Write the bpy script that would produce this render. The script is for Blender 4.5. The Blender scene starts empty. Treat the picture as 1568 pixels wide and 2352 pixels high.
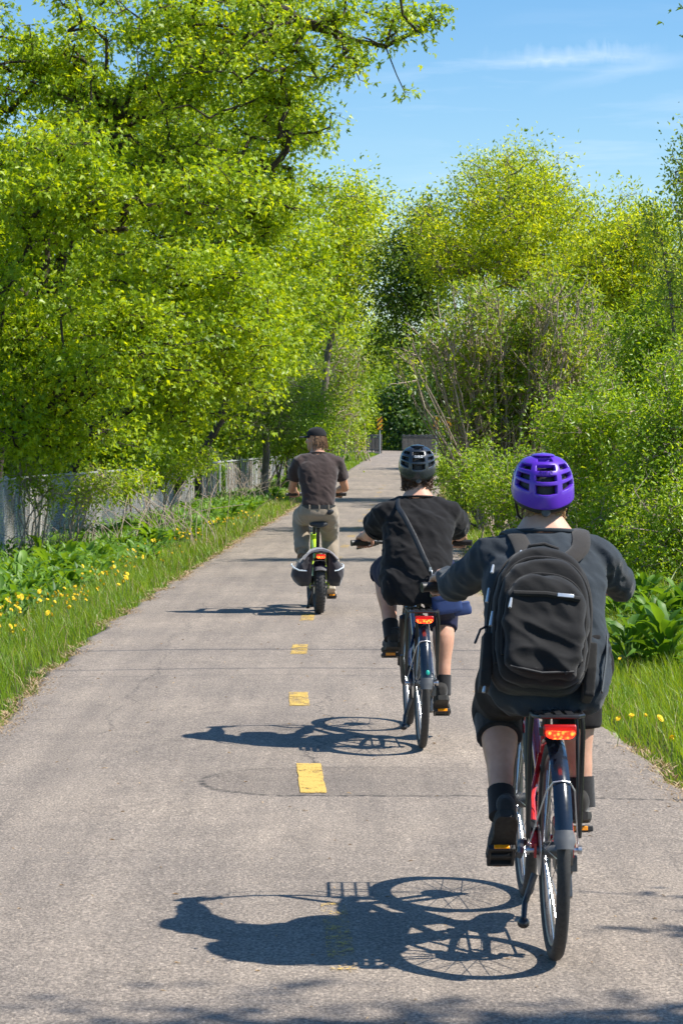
import bpy, bmesh, math, random
import numpy as np
from mathutils import Vector, Matrix, noise as mnoise

# ------------------------------------------------------------------ camera, sky, sun, exposure
SC = bpy.context.scene
COL = SC.collection
cam_d = bpy.data.cameras.new('camera')
cam = bpy.data.objects.new('camera', cam_d); COL.objects.link(cam)
cam.location = (0, 0, 1.7); cam.rotation_euler = (math.radians(90), 0, 0)
cam_d.sensor_fit = 'VERTICAL'; cam_d.sensor_height = 36; cam_d.sensor_width = 24
FPX = 5700.0
cam_d.lens = FPX / 2352 * 36
cam_d.shift_y = -176 / 2352
cam_d.clip_start = 0.1; cam_d.clip_end = 3000
cam_d.dof.use_dof = True; cam_d.dof.focus_distance = 14.0; cam_d.dof.aperture_fstop = 19
SC.camera = cam

SUN_EL, SUN_AZ = math.radians(52), math.radians(-9)      # azimuth measured from +X towards +Y
SD = Vector((math.cos(SUN_EL) * math.cos(SUN_AZ), math.cos(SUN_EL) * math.sin(SUN_AZ), math.sin(SUN_EL)))
sun_d = bpy.data.lights.new('sun', 'SUN'); sun_d.energy = 4.5; sun_d.angle = math.radians(0.53); sun_d.color = (1, 0.955, 0.88)
sun = bpy.data.objects.new('sun', sun_d); COL.objects.link(sun)
sun.rotation_euler = SD.to_track_quat('Z', 'Y').to_euler(); sun.location = (30, -5, 40)

w = bpy.data.worlds.new('World'); SC.world = w; w.use_nodes = True
N = w.node_tree.nodes; L = w.node_tree.links; N.clear()
wo = N.new('ShaderNodeOutputWorld'); bg = N.new('ShaderNodeBackground'); sky = N.new('ShaderNodeTexSky')
sky.sky_type = 'NISHITA'; sky.sun_disc = False; sky.sun_elevation = SUN_EL
sky.sun_rotation = math.pi / 2 - SUN_AZ
sky.air_density = 1.0; sky.dust_density = 0.35; sky.ozone_density = 2.6; sky.altitude = 100
bg.inputs['Strength'].default_value = 0.092
tc = N.new('ShaderNodeTexCoord')
# cirrus: one long wisp with combed-up tendrils and some faint veils, laid out on the sky's own directions
def wn(t, ins=None, **k):
    n = N.new(t)
    for a, b in k.items(): setattr(n, a, b)
    for a, b in (ins or {}).items():
        if isinstance(b, bpy.types.NodeSocket): L.new(b, n.inputs[a])
        else: n.inputs[a].default_value = b
    return n
def wm(op, a, b=0.0): return wn('ShaderNodeMath', {0: a, 1: b}, operation=op).outputs[0]
def wr(v, a, b, c=0.0, d=1.0): return wn('ShaderNodeMapRange', {0: v, 1: a, 2: b, 3: c, 4: d}).outputs[0]
sp = wn('ShaderNodeSeparateXYZ', {0: tc.outputs['Generated']})
yy_ = wm('MAXIMUM', wm('ABSOLUTE', sp.outputs[1]), 0.05)
U = wm('DIVIDE', sp.outputs[0], yy_); Vv = wm('DIVIDE', sp.outputs[2], yy_)
def wnoise(su, sv, off, detail=5, dist=0.0, rough=0.6):
    c = wn('ShaderNodeCombineXYZ', {0: wm('MULTIPLY', U, su), 1: wm('MULTIPLY', Vv, sv), 2: off})
    return wn('ShaderNodeTexNoise', {'Vector': c.outputs[0], 'Scale': 1.0, 'Detail': detail, 'Roughness': rough, 'Distortion': dist}).outputs['Fac']
veil = wm('MULTIPLY', wr(wnoise(9, 75, 3.0, 5, 0.3), 0.50, 0.82, 0, 0.34), wr(wnoise(5, 14, 8.0, 2), 0.40, 0.62))
ten = wnoise(110, 26, 5.0, 3, 1.2); fuzz = wnoise(40, 150, 1.0, 6, 0.4, 0.7)
v0 = wm('SUBTRACT', wm('ADD', Vv, wm('MULTIPLY', wm('SUBTRACT', U, 0.088), -0.05)), 0.1512)
v0 = wm('SUBTRACT', v0, wm('MULTIPLY', wm('SUBTRACT', ten, 0.5), wr(v0, -0.002, 0.012, 0.003, 0.022)))
up_ = wr(v0, 0.0, 0.0062, 1.0, 0.0); dn_ = wr(v0, -0.0028, 0.0, 0.0, 1.0)
along = wm('MULTIPLY', wr(U, 0.052, 0.082), wr(U, 0.112, 0.132, 1.0, 0.0))
wisp = wm('MULTIPLY', wm('MULTIPLY', wm('MULTIPLY', up_, dn_), along), wr(fuzz, 0.25, 0.7, 0.35, 1.0))
v1 = wm('SUBTRACT', wm('ADD', Vv, wm('MULTIPLY', wm('SUBTRACT', U, 0.11), -0.22)), 0.146)
w2 = wm('MULTIPLY', wm('MULTIPLY', wr(wm('ABSOLUTE', wm('ADD', v1, wm('MULTIPLY', wm('SUBTRACT', fuzz, 0.5), 0.006))), 0.0, 0.004, 1.0, 0.0), wm('MULTIPLY', wr(U, 0.075, 0.11), wr(U, 0.125, 0.15, 1.0, 0.0))), 0.15)
cl_ = wm('MINIMUM', wm('ADD', wm('ADD', wm('MULTIPLY', wisp, 0.4), w2), veil), 0.9)
mx = wn('ShaderNodeMix', {7: (6.6, 7.2, 8.2, 1)}, data_type='RGBA')
hs = wn('ShaderNodeHueSaturation', {'Saturation': 1.32, 'Value': 1.0})
L.new(sky.outputs[0], hs.inputs['Color']); L.new(hs.outputs[0], mx.inputs[6]); L.new(cl_, mx.inputs[0])
L.new(mx.outputs[2], bg.inputs['Color']); L.new(bg.outputs[0], wo.inputs['Surface'])

SC.view_settings.view_transform = 'Standard'; SC.view_settings.look = 'None'
SC.view_settings.exposure = 0.85; SC.view_settings.gamma = 1.0
SC.render.engine = 'CYCLES'
SC.cycles.max_bounces = 8; SC.cycles.transparent_max_bounces = 8; SC.cycles.transmission_bounces = 6
SC.cycles.use_denoising = True
SC.cycles.sample_clamp_indirect = 6

def W(px, py, d):
    "the point seen at a place of the 1568-wide picture at distance d from the camera"
    return Vector(((px - 784) * d / FPX, d, 1.7 - (py - 1000) * d / FPX))

# ------------------------------------------------------------------ helpers
def V(*a): return Vector(a)

class MB:
    def __init__(s): s.v = []; s.f = []
    def add(s, vs, fs):
        o = len(s.v); s.v.extend([tuple(p) for p in vs]); s.f.extend([tuple(i + o for i in f) for f in fs]); return s
    def loft(s, rings, caps=True, closed=False):
        n = len(rings[0]); vs = [p for r in rings for p in r]; fs = []
        m = len(rings)
        for i in range(m if closed else m - 1):
            j = (i + 1) % m
            for k in range(n):
                k2 = (k + 1) % n
                fs.append((i * n + k, i * n + k2, j * n + k2, j * n + k))
        if caps and not closed:
            fs.append(tuple(range(n - 1, -1, -1))); fs.append(tuple((m - 1) * n + k for k in range(n)))
        return s.add(vs, fs)
    def tube(s, pts, r, n=8, caps=True, flat=None, closed=False):
        pts = [Vector(p) for p in pts]
        rs = r if isinstance(r, (list, tuple)) else [r] * len(pts)
        t0 = (pts[1] - pts[0]).normalized()
        u = t0.orthogonal().normalized() if flat is None else (Vector(flat[0]) - t0 * Vector(flat[0]).dot(t0)).normalized()
        fl = 1.0 if flat is None else flat[1]
        rings = []
        for i, p in enumerate(pts):
            if closed: t = (pts[(i + 1) % len(pts)] - pts[i - 1]).normalized()
            elif i == 0: t = t0
            elif i == len(pts) - 1: t = (pts[i] - pts[i - 1]).normalized()
            else: t = ((pts[i + 1] - p).normalized() + (p - pts[i - 1]).normalized()).normalized()
            u = (u - t * u.dot(t)).normalized(); q = t.cross(u)
            rings.append([p + u * (math.cos(a) * rs[i]) + q * (math.sin(a) * rs[i] * fl) for a in [2 * math.pi * k / n for k in range(n)]])
        return s.loft(rings, caps, closed)
    def cyl(s, a, b, r, r2=None, n=16): return s.tube([a, b], [r, r if r2 is None else r2], n)
    def ell(s, c, rad, rot=None, nu=20, nv=12):
        c = Vector(c); rot = rot or Matrix.Identity(3)
        if not hasattr(rad, '__len__'): rad = (rad,) * 3
        vs = [c + rot @ V(0, 0, -rad[2])]
        for j in range(1, nv):
            ph = -math.pi / 2 + math.pi * j / nv
            for i in range(nu):
                a = 2 * math.pi * i / nu
                vs.append(c + rot @ V(rad[0] * math.cos(a) * math.cos(ph), rad[1] * math.sin(a) * math.cos(ph), rad[2] * math.sin(ph)))
        vs.append(c + rot @ V(0, 0, rad[2])); fs = []
        for i in range(nu):
            fs.append((0, 1 + (i + 1) % nu, 1 + i))
            for j in range(nv - 2):
                a, b = 1 + j * nu + i, 1 + j * nu + (i + 1) % nu
                fs.append((a, b, b + nu, a + nu))
            e = 1 + (nv - 2) * nu
            fs.append((e + i, e + (i + 1) % nu, len(vs) - 1))
        return s.add(vs, fs)
    def box(s, c, sz, rot=None):
        c = Vector(c); rot = rot or Matrix.Identity(3)
        vs = [c + rot @ V(x * sz[0] / 2, y * sz[1] / 2, z * sz[2] / 2) for x in (-1, 1) for y in (-1, 1) for z in (-1, 1)]
        return s.add(vs, [(0, 1, 3, 2), (4, 6, 7, 5), (0, 4, 5, 1), (2, 3, 7, 6), (0, 2, 6, 4), (1, 5, 7, 3)])
    def torus(s, c, R, r, nu=48, nv=10, rx=None):
        "ring in the local YZ plane (a wheel); rx: half-width across"
        rx = rx or r; rings = []
        for i in range(nu):
            a = 2 * math.pi * i / nu
            e = V(0, math.cos(a), math.sin(a))
            rings.append([Vector(c) + e * (R + r * math.cos(b)) + V(rx * math.sin(b), 0, 0) for b in [2 * math.pi * k / nv for k in range(nv)]])
        return s.loft(rings, False, True)
    def mesh(s, name):
        me = bpy.data.meshes.new(name); me.from_pydata(s.v, [], s.f); me.validate(); me.update(); return me
    def obj(s, name, mat, parent=None, smooth=True, angle=40, bevel=0, loc=None):
        me = s.mesh(name)
        bm = bmesh.new(); bm.from_mesh(me); bmesh.ops.recalc_face_normals(bm, faces=bm.faces); bm.to_mesh(me); bm.free()
        return mkobj(name, me, mat, parent, smooth, angle, bevel, loc)

def mkobj(name, me, mat, parent=None, smooth=True, angle=40, bevel=0, loc=None):
    o = bpy.data.objects.new(name, me); COL.objects.link(o)
    if mat is not None and not me.materials:
        for m in (mat if isinstance(mat, (list, tuple)) else [mat]): me.materials.append(m)
    if smooth:
        me.shade_smooth()
        if angle: me.set_sharp_from_angle(angle=math.radians(angle))
    if bevel:
        b = o.modifiers.new('bevel', 'BEVEL'); b.width = bevel; b.segments = 2; b.limit_method = 'ANGLE'
    if parent is not None: o.parent = parent
    if loc is not None: o.location = loc
    return o

def empty(name, loc=(0, 0, 0), rz=0):
    o = bpy.data.objects.new(name, None); COL.objects.link(o); o.location = loc; o.rotation_euler = (0, 0, rz); o.empty_display_size = 0.1
    return o
def tag(o, label=None, cat=None, group=None, kind=None):
    if label: o['label'] = label
    if cat: o['category'] = cat
    if group: o['group'] = group
    if kind: o['kind'] = kind
    return o
def copy_tree(o, parent=None):
    c = o.copy(); COL.objects.link(c); c.parent = parent
    for ch in list(o.children): copy_tree(ch, c)
    return c

# ------------------------------------------------------------------ materials
class NT:
    def __init__(s, name):
        s.m = bpy.data.materials.new(name); s.m.use_nodes = True
        s.n = s.m.node_tree.nodes; s.l = s.m.node_tree.links; s.n.clear()
        s.out = s.n.new('ShaderNodeOutputMaterial')
    def new(s, t, ins=None, **k):
        n = s.n.new(t)
        for a, b in k.items(): setattr(n, a, b)
        for a, b in (ins or {}).items():
            if hasattr(b, 'is_linked') or isinstance(b, bpy.types.NodeSocket): s.l.new(b, n.inputs[a])
            else: n.inputs[a].default_value = b
        return n
    def noise(s, vec, scale, detail=4, rough=0.55, dist=0.0):
        return s.new('ShaderNodeTexNoise', {'Vector': vec, 'Scale': scale, 'Detail': detail, 'Roughness': rough, 'Distortion': dist}).outputs['Fac']
    def ramp(s, fac, stops):
        n = s.new('ShaderNodeValToRGB', {'Fac': fac}); e = n.color_ramp.elements
        while len(e) < len(stops): e.new(0.5)
        for i, (p, c) in enumerate(stops): e[i].position = p; e[i].color = (c[0], c[1], c[2], 1)
        return n.outputs[0]
    def rng(s, v, a, b, c=0.0, d=1.0): return s.new('ShaderNodeMapRange', {0: v, 1: a, 2: b, 3: c, 4: d}).outputs[0]
    def math(s, op, a, b=0.0): return s.new('ShaderNodeMath', {0: a, 1: b}, operation=op).outputs[0]
    def mix(s, f, a, b, mode='MIX'):
        def c(x): return (x[0], x[1], x[2], 1) if isinstance(x, tuple) else x
        return s.new('ShaderNodeMix', {0: f, 6: c(a), 7: c(b)}, data_type='RGBA', blend_type=mode).outputs[2]
    def bump(s, h, strength=0.3, dist=0.01): return s.new('ShaderNodeBump', {'Height': h, 'Strength': strength, 'Distance': dist}).outputs[0]
    def pbr(s, col, rough=0.5, metal=0.0, normal=None, spec=0.5, **k):
        p = s.new('ShaderNodeBsdfPrincipled')
        def put(nm, v):
            if isinstance(v, bpy.types.NodeSocket): s.l.new(v, p.inputs[nm])
            else: p.inputs[nm].default_value = v
        put('Base Color', (col[0], col[1], col[2], 1) if isinstance(col, tuple) else col); put('Roughness', rough); put('Metallic', metal); put('Specular IOR Level', spec)
        if normal is not None: put('Normal', normal)
        for a, b in k.items(): put(a, b)
        return p
    def done(s, sh): s.l.new(sh.outputs[0], s.out.inputs['Surface']); return s.m

def simple(name, col, rough=0.5, metal=0.0, var=0.12, scale=30, bump=0.0, bscale=200, spec=0.5, **k):
    t = NT(name); co = t.new('ShaderNodeTexCoord').outputs['Object']
    n = t.noise(co, scale, 4)
    c = t.mix(1.0, tuple(col), t.ramp(n, [(0.25, (1 - var,) * 3), (0.75, (1 + var,) * 3)]), 'MULTIPLY')
    nm = t.bump(t.noise(co, bscale, 3), bump, 0.002) if bump else None
    rr = t.rng(t.noise(co, scale * 2.3, 3), 0.3, 0.7, max(0.02, rough * 0.85), min(1, rough * 1.15))
    return t.done(t.pbr(c, rr, metal, nm, spec, **k))

def cloth(name, col, rough=0.9, weave=900, var=0.18, sheen=0.25):
    t = NT(name); co = t.new('ShaderNodeTexCoord').outputs['Object']
    a = t.noise(co, 7, 3); b = t.noise(co, weave, 2, 0.7)
    c = t.mix(1.0, tuple(col), t.ramp(a, [(0.3, (1 - var,) * 3), (0.7, (1 + var,) * 3)]), 'MULTIPLY')
    c = t.mix(1.0, c, t.ramp(b, [(0.3, (0.75,) * 3), (0.7, (1.2,) * 3)]), 'MULTIPLY')
    h = t.math('ADD', t.math('MULTIPLY', b, 0.35), t.noise(co, 45, 3))
    p = t.pbr(c, rough, 0, t.bump(h, 0.35, 0.004), 0.25)
    p.inputs['Sheen Weight'].default_value = sheen; p.inputs['Sheen Roughness'].default_value = 0.5
    return t.done(p)

def leafmat(name, dark, mid, light, trans=0.45, rough=0.42, glow=1.75, spec=0.45):
    t = NT(name)
    at = t.new('ShaderNodeAttribute', attribute_name='tint').outputs['Fac']
    c = t.ramp(at, [(0.0, dark), (0.5, mid), (1.0, light)])
    p = t.pbr(c, rough, 0, None, spec)
    tcol = t.mix(1.0, c, (glow * 1.25, glow, glow * 0.35), 'MULTIPLY')
    tr = t.new('ShaderNodeBsdfTranslucent', {'Color': tcol})
    return t.done(t.new('ShaderNodeMixShader', {0: trans, 1: p.outputs[0], 2: tr.outputs[0]}))

def barkmat(name, a, b, scale=14):
    t = NT(name); co = t.new('ShaderNodeTexCoord').outputs['Object']
    mpn = t.new('ShaderNodeMapping', {'Vector': co, 'Scale': (1, 1, 0.22)}).outputs[0]
    n = t.noise(mpn, scale, 6, 0.65, 0.6)
    return t.done(t.pbr(t.ramp(n, [(0.3, a), (0.7, b)]), 0.9, 0, t.bump(n, 0.8, 0.02), 0.2))
# ------------------------------------------------------------------ path and ground
_cy = np.array([-20, 0, 7.85, 12.2, 15.8, 19.5, 22.8, 30, 37.3, 51, 75, 105, 141, 150, 160, 175, 200, 260.])
_cx = np.array([0.95, 0.27, 0.0, -0.15, -0.28, -0.34, -0.32, -0.17, 0.04, 0.45, 1.2, 2.25, 3.85, 4.05, 3.75, 2.2, -2.5, -22.])
_gy = np.arange(-20, 260, 0.25)
_gx = np.interp(_gy, _cy, _cx)
_k = np.hanning(27); _k /= _k.sum()
_gx = np.convolve(np.pad(_gx, 13, mode='edge'), _k, mode='valid')
HW = 1.78
def pc(y): return np.interp(y, _gy, _gx)
def pz(y):
    t = np.clip((np.asarray(y, float) - 55) / 90, 0, 1); return 0.62 * t * t * (3 - 2 * t)
def _vn(x, y, s, seed=0.0): return mnoise.noise(Vector((x * s, y * s, seed)))
def edge_w(y, side):
    "ragged half-width of the path at y"
    return HW + 0.07 * _vn(y, side * 7.0, 0.9, 3.1) + 0.05 * _vn(y, side * 9.0, 3.3, 1.7) + 0.02 * _vn(y, side, 11, 0.2)
def gz(x, y):
    x = np.asarray(x, float); y = np.asarray(y, float)
    s = x - pc(y); z = pz(y) - 0.035
    l = np.clip((-s - HW - 1.0) / 2.2, 0, 1)
    z = z - 0.28 * l * l * (3 - 2 * l)
    l2 = np.clip((-s - HW - 4) / 10, 0, 1); z = z - 0.5 * l2
    r = np.clip((s - HW - 0.3) / 2.5, 0, 1); z = z + 0.12 * r * r
    return z

t = NT('asphalt'); co = t.new('ShaderNodeTexCoord').outputs['Object']
big = t.noise(co, 0.6, 4, 0.6); mid = t.noise(co, 5, 5, 0.6)
st = t.new('ShaderNodeMapping', {'Vector': co, 'Scale': (1.0, 0.7, 1.0)}).outputs[0]
fine = t.noise(st, 95, 3, 0.75); grit = t.new('ShaderNodeTexVoronoi', {'Vector': st, 'Scale': 120.0}).outputs['Color']
grv = t.new('ShaderNodeSeparateColor', {0: grit}).outputs[0]
c = t.ramp(fine, [(0.28, (0.115, 0.098, 0.083)), (0.5, (0.27, 0.228, 0.188)), (0.72, (0.46, 0.39, 0.32))])
c = t.mix(1.0, c, t.ramp(grv, [(0.0, (0.72,) * 3), (0.6, (1.0,) * 3), (0.9, (1.06,) * 3), (1.0, (1.5, 1.47, 1.42))]), 'MULTIPLY')
c = t.mix(1.0, c, t.ramp(big, [(0.3, (0.82, 0.82, 0.83)), (0.7, (1.13, 1.11, 1.08))]), 'MULTIPLY')
c = t.mix(1.0, c, t.ramp(mid, [(0.3, (0.93,) * 3), (0.7, (1.07,) * 3)]), 'MULTIPLY')
strk = t.noise(t.new('ShaderNodeMapping', {'Vector': co, 'Scale': (5.0, 0.35, 1.0)}).outputs[0], 1.0, 5, 0.65)
c = t.mix(1.0, c, t.ramp(strk, [(0.3, (0.80, 0.80, 0.805)), (0.7, (1.13, 1.12, 1.10))]), 'MULTIPLY')
blot = t.noise(co, 2.2, 6, 0.7, 0.8)
c = t.mix(t.rng(blot, 0.57, 0.70, 0.0, 0.5), c, t.mix(1.0, c, (0.6, 0.6, 0.61), 'MULTIPLY'))
sx = t.new('ShaderNodeSeparateXYZ', {0: co})
X, Y = sx.outputs[0], sx.outputs[1]
def crack(c, axis_val, centre, width, wob_scale, wob_amp, lo=None, hi=None, other=None, dark=0.35):
    wv = t.math('MULTIPLY', t.math('SUBTRACT', t.noise(co, wob_scale, 4, 0.7), 0.5), wob_amp)
    dd = t.math('ABSOLUTE', t.math('SUBTRACT', t.math('ADD', axis_val, wv), centre))
    m = t.rng(dd, width * 0.3, width, 1.0, 0.0)
    if lo is not None:
        m = t.math('MULTIPLY', m, t.math('MULTIPLY', t.math('GREATER_THAN', other, lo), t.math('LESS_THAN', other, hi)))
    m = t.math('MULTIPLY', m, t.rng(t.noise(co, 26, 3), 0.3, 0.6, 0.35, 1.0))
    return t.mix(t.math('MULTIPLY', m, 1 - dark), c, (0.03, 0.028, 0.027))
# filled trench patch with an outlined, half-round left end (centre -0.25, 12.0)
ex = t.math('DIVIDE', t.math('MAXIMUM', t.math('MULTIPLY', t.math('SUBTRACT', X, -0.25), -1.0), 0.0), 0.43)
ey = t.math('DIVIDE', t.math('SUBTRACT', t.math('ADD', Y, t.math('MULTIPLY', t.math('SUBTRACT', t.noise(co, 3.0, 3), 0.5), 0.14)), 12.08), 0.50)
er = t.math('SQRT', t.math('ADD', t.math('MULTIPLY', ex, ex), t.math('MULTIPLY', ey, ey)))
inside = t.rng(er, 0.96, 1.0, 1.0, 0.0)
c = t.mix(t.math('MULTIPLY', t.math('MULTIPLY', inside, 0.85), t.rng(X, 0.1, 1.1, 1.0, 0.25)), c, t.mix(1.0, c, (0.78, 0.78, 0.785), 'MULTIPLY'))
ring = t.math('MULTIPLY', t.rng(t.math('ABSOLUTE', t.math('SUBTRACT', er, 1.0)), 0.02, 0.06, 1.0, 0.0), t.rng(t.noise(co, 18, 3), 0.35, 0.6, 0.15, 1.0))
c = t.mix(t.math('MULTIPLY', ring, t.math('MULTIPLY', 0.9, t.rng(Y, 12.05, 12.5, 1.0, 0.35))), c, (0.03, 0.028, 0.026))
c = crack(c, X, -0.12, 0.013, 1.6, 0.5, 12.6, 16.0, Y)
c = crack(c, X, 0.06, 0.010, 2.1, 0.6, 13.0, 14.6, Y)
c = crack(c, Y, 17.4, 0.022, 0.8, 0.2, dark=0.55)
c = crack(c, Y, 26.5, 0.02, 0.7, 0.5, -3, 0.6, X, dark=0.6)
c = crack(c, Y, 41.0, 0.05, 0.7, 0.5, dark=0.6)
c = crack(c, X, -1.35, 0.012, 0.9, 0.5, 14.0, 25.0, Y, dark=0.55)
tar = t.rng(t.noise(co, 1.1, 3), 0.62, 0.75, 0.0, 0.35)
c = t.mix(tar, c, t.mix(1.0, c, (0.7, 0.7, 0.72), 'MULTIPLY'))
M_ASPH = t.done(t.pbr(c, t.rng(fine, 0.3, 0.7, 0.95, 0.7), 0, t.bump(t.math('ADD', fine, t.math('MULTIPLY', grv, 0.6)), 0.9, 0.006), 0.3))

ys = np.concatenate([np.arange(-18, 5, 0.5), np.arange(5, 60, 0.12), np.arange(60, 255, 0.5)])
cols = [-1.0, -0.97, -0.9, -0.6, -0.3, 0, 0.3, 0.6, 0.9, 0.97, 1.0]
vs, fs = [], []
for y in ys:
    el, er_ = edge_w(y, -1), edge_w(y, 1); cx, z = float(pc(y)), float(pz(y))
    row = [(cx - el - 0.03, y, z - 0.09)]
    for q in cols:
        x = cx + (q * (el if q < 0 else er_))
        row.append((x, y, z + 0.02 * (1 - q * q) - (0.012 if abs(q) > 0.98 else 0) + 0.004 * _vn(x, y, 0.8, 9)))
    row.append((cx + er_ + 0.03, y, z - 0.09)); vs += row
nc = len(cols) + 2
for i in range(len(ys) - 1):
    for k in range(nc - 1): fs.append((i * nc + k, i * nc + k + 1, (i + 1) * nc + k + 1, (i + 1) * nc + k))
me = bpy.data.meshes.new('path'); me.from_pydata(vs, [], fs)
path = mkobj('path', me, M_ASPH, angle=60); tag(path, kind='structure')
def path_z(x, y):
    q = (x - float(pc(y))) / HW
    return float(pz(y)) + 0.02 * (1 - q * q) + 0.004 * _vn(x, y, 0.8, 9)

t = NT('soil_and_turf'); co = t.new('ShaderNodeTexCoord').outputs['Object']
a = t.noise(co, 1.2, 5); b = t.noise(co, 22, 5, 0.7)
c = t.ramp(b, [(0.3, (0.022, 0.035, 0.006)), (0.55, (0.05, 0.085, 0.012)), (0.75, (0.11, 0.105, 0.035))])
c = t.mix(t.rng(a, 0.45, 0.65), c, t.ramp(b, [(0.3, (0.03, 0.028, 0.012)), (0.7, (0.10, 0.10, 0.03))]))
M_SOIL = t.done(t.pbr(c, 0.95, 0, t.bump(b, 1.0, 0.05), 0.1))
gxs = np.concatenate([[-1500, -500, -150, -60, -30], np.arange(-20, 20.1, 0.5), [30, 60, 150, 500, 1500]])
gys = np.concatenate([[-600, -100, -30, -10], np.arange(-5, 60, 0.75), np.arange(60, 200, 2.5), [220, 260, 400, 800, 1800]])
GX, GY = np.meshgrid(gxs, gys)
GZ = gz(GX, np.clip(GY, -20, 250))
nx = len(gxs)
fs = [(j * nx + i, j * nx + i + 1, (j + 1) * nx + i + 1, (j + 1) * nx + i) for j in range(len(gys) - 1) for i in range(nx - 1)]
me = bpy.data.meshes.new('ground'); me.from_pydata(np.stack([GX.ravel(), GY.ravel(), GZ.ravel()], 1).tolist(), [], fs)
# keep the ground under the path sheet
for v in me.vertices:
    if abs(v.co.x - float(pc(min(max(v.co.y, -20), 250)))) < HW + 0.35 and -20 < v.co.y < 250: v.co.z -= 0.03
ground = mkobj('ground', me, M_SOIL); tag(ground, kind='structure')

# yellow dashes: thin sheets of worn paint lying on the asphalt
t = NT('worn_yellow_paint'); co = t.new('ShaderNodeTexCoord').outputs['Object']
wr = t.noise(co, 13, 6, 0.75); fn = t.noise(co, 90, 3, 0.7)
c = t.ramp(fn, [(0.3, (0.46, 0.30, 0.07)), (0.6, (0.62, 0.41, 0.10)), (0.8, (0.70, 0.52, 0.2))])
pp = t.pbr(c, 0.75, 0, t.bump(fn, 0.4, 0.003), 0.3); trn = t.new('ShaderNodeBsdfTransparent')
at = t.new('ShaderNodeAttribute', attribute_name='worn').outputs['Fac']
al = t.rng(t.math('SUBTRACT', t.math('ADD', wr, t.math('MULTIPLY', fn, 0.8)), at), -0.05, 0.05)
M_YEL = t.done(t.new('ShaderNodeMixShader', {0: al, 1: trn.outputs[0], 2: pp.outputs[0]}))
dash = []
for i, (yc, ln, wn_, xo) in enumerate([(8.32, 1.16, 0.99, 0.005), (12.17, 1.05, 0.79, 0), (15.82, 0.80, 0.86, 0), (19.5, 0.85, 0.88, 0), (22.9, 0.9, 0.90, 0), (26.6, 0.9, 0.97, 0), (30.3, 0.9, 0.95, 0), (34, 0.9, 0.98, 0)] + [(37.6 + 3.7 * k, 0.9, 0.95 + 0.02 * (k % 3), 0) for k in range(12)]):
    m = MB(); n = 14; rw = []
    for k in range(n + 1):
        y = yc - ln / 2 + ln * k / n; cx = float(pc(y)) + xo
        for sgn in (-1, 1):
            x = cx + sgn * ((0.062 if i else 0.044) + 0.008 * _vn(y, sgn * 3, 6, i)); rw.append((x, y + (0.02 * _vn(x, i, 15, 2) if k in (0, n) else 0), path_z(x, y) + 0.004))
    m.add(rw, [(2 * k, 2 * k + 1, 2 * k + 3, 2 * k + 2) for k in range(n)])
    o = m.obj('yellow_dash', M_YEL, path)
    atr = o.data.attributes.new('worn', 'FLOAT', 'POINT'); atr.data.foreach_set('value', [wn_] * len(o.data.vertices))

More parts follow.
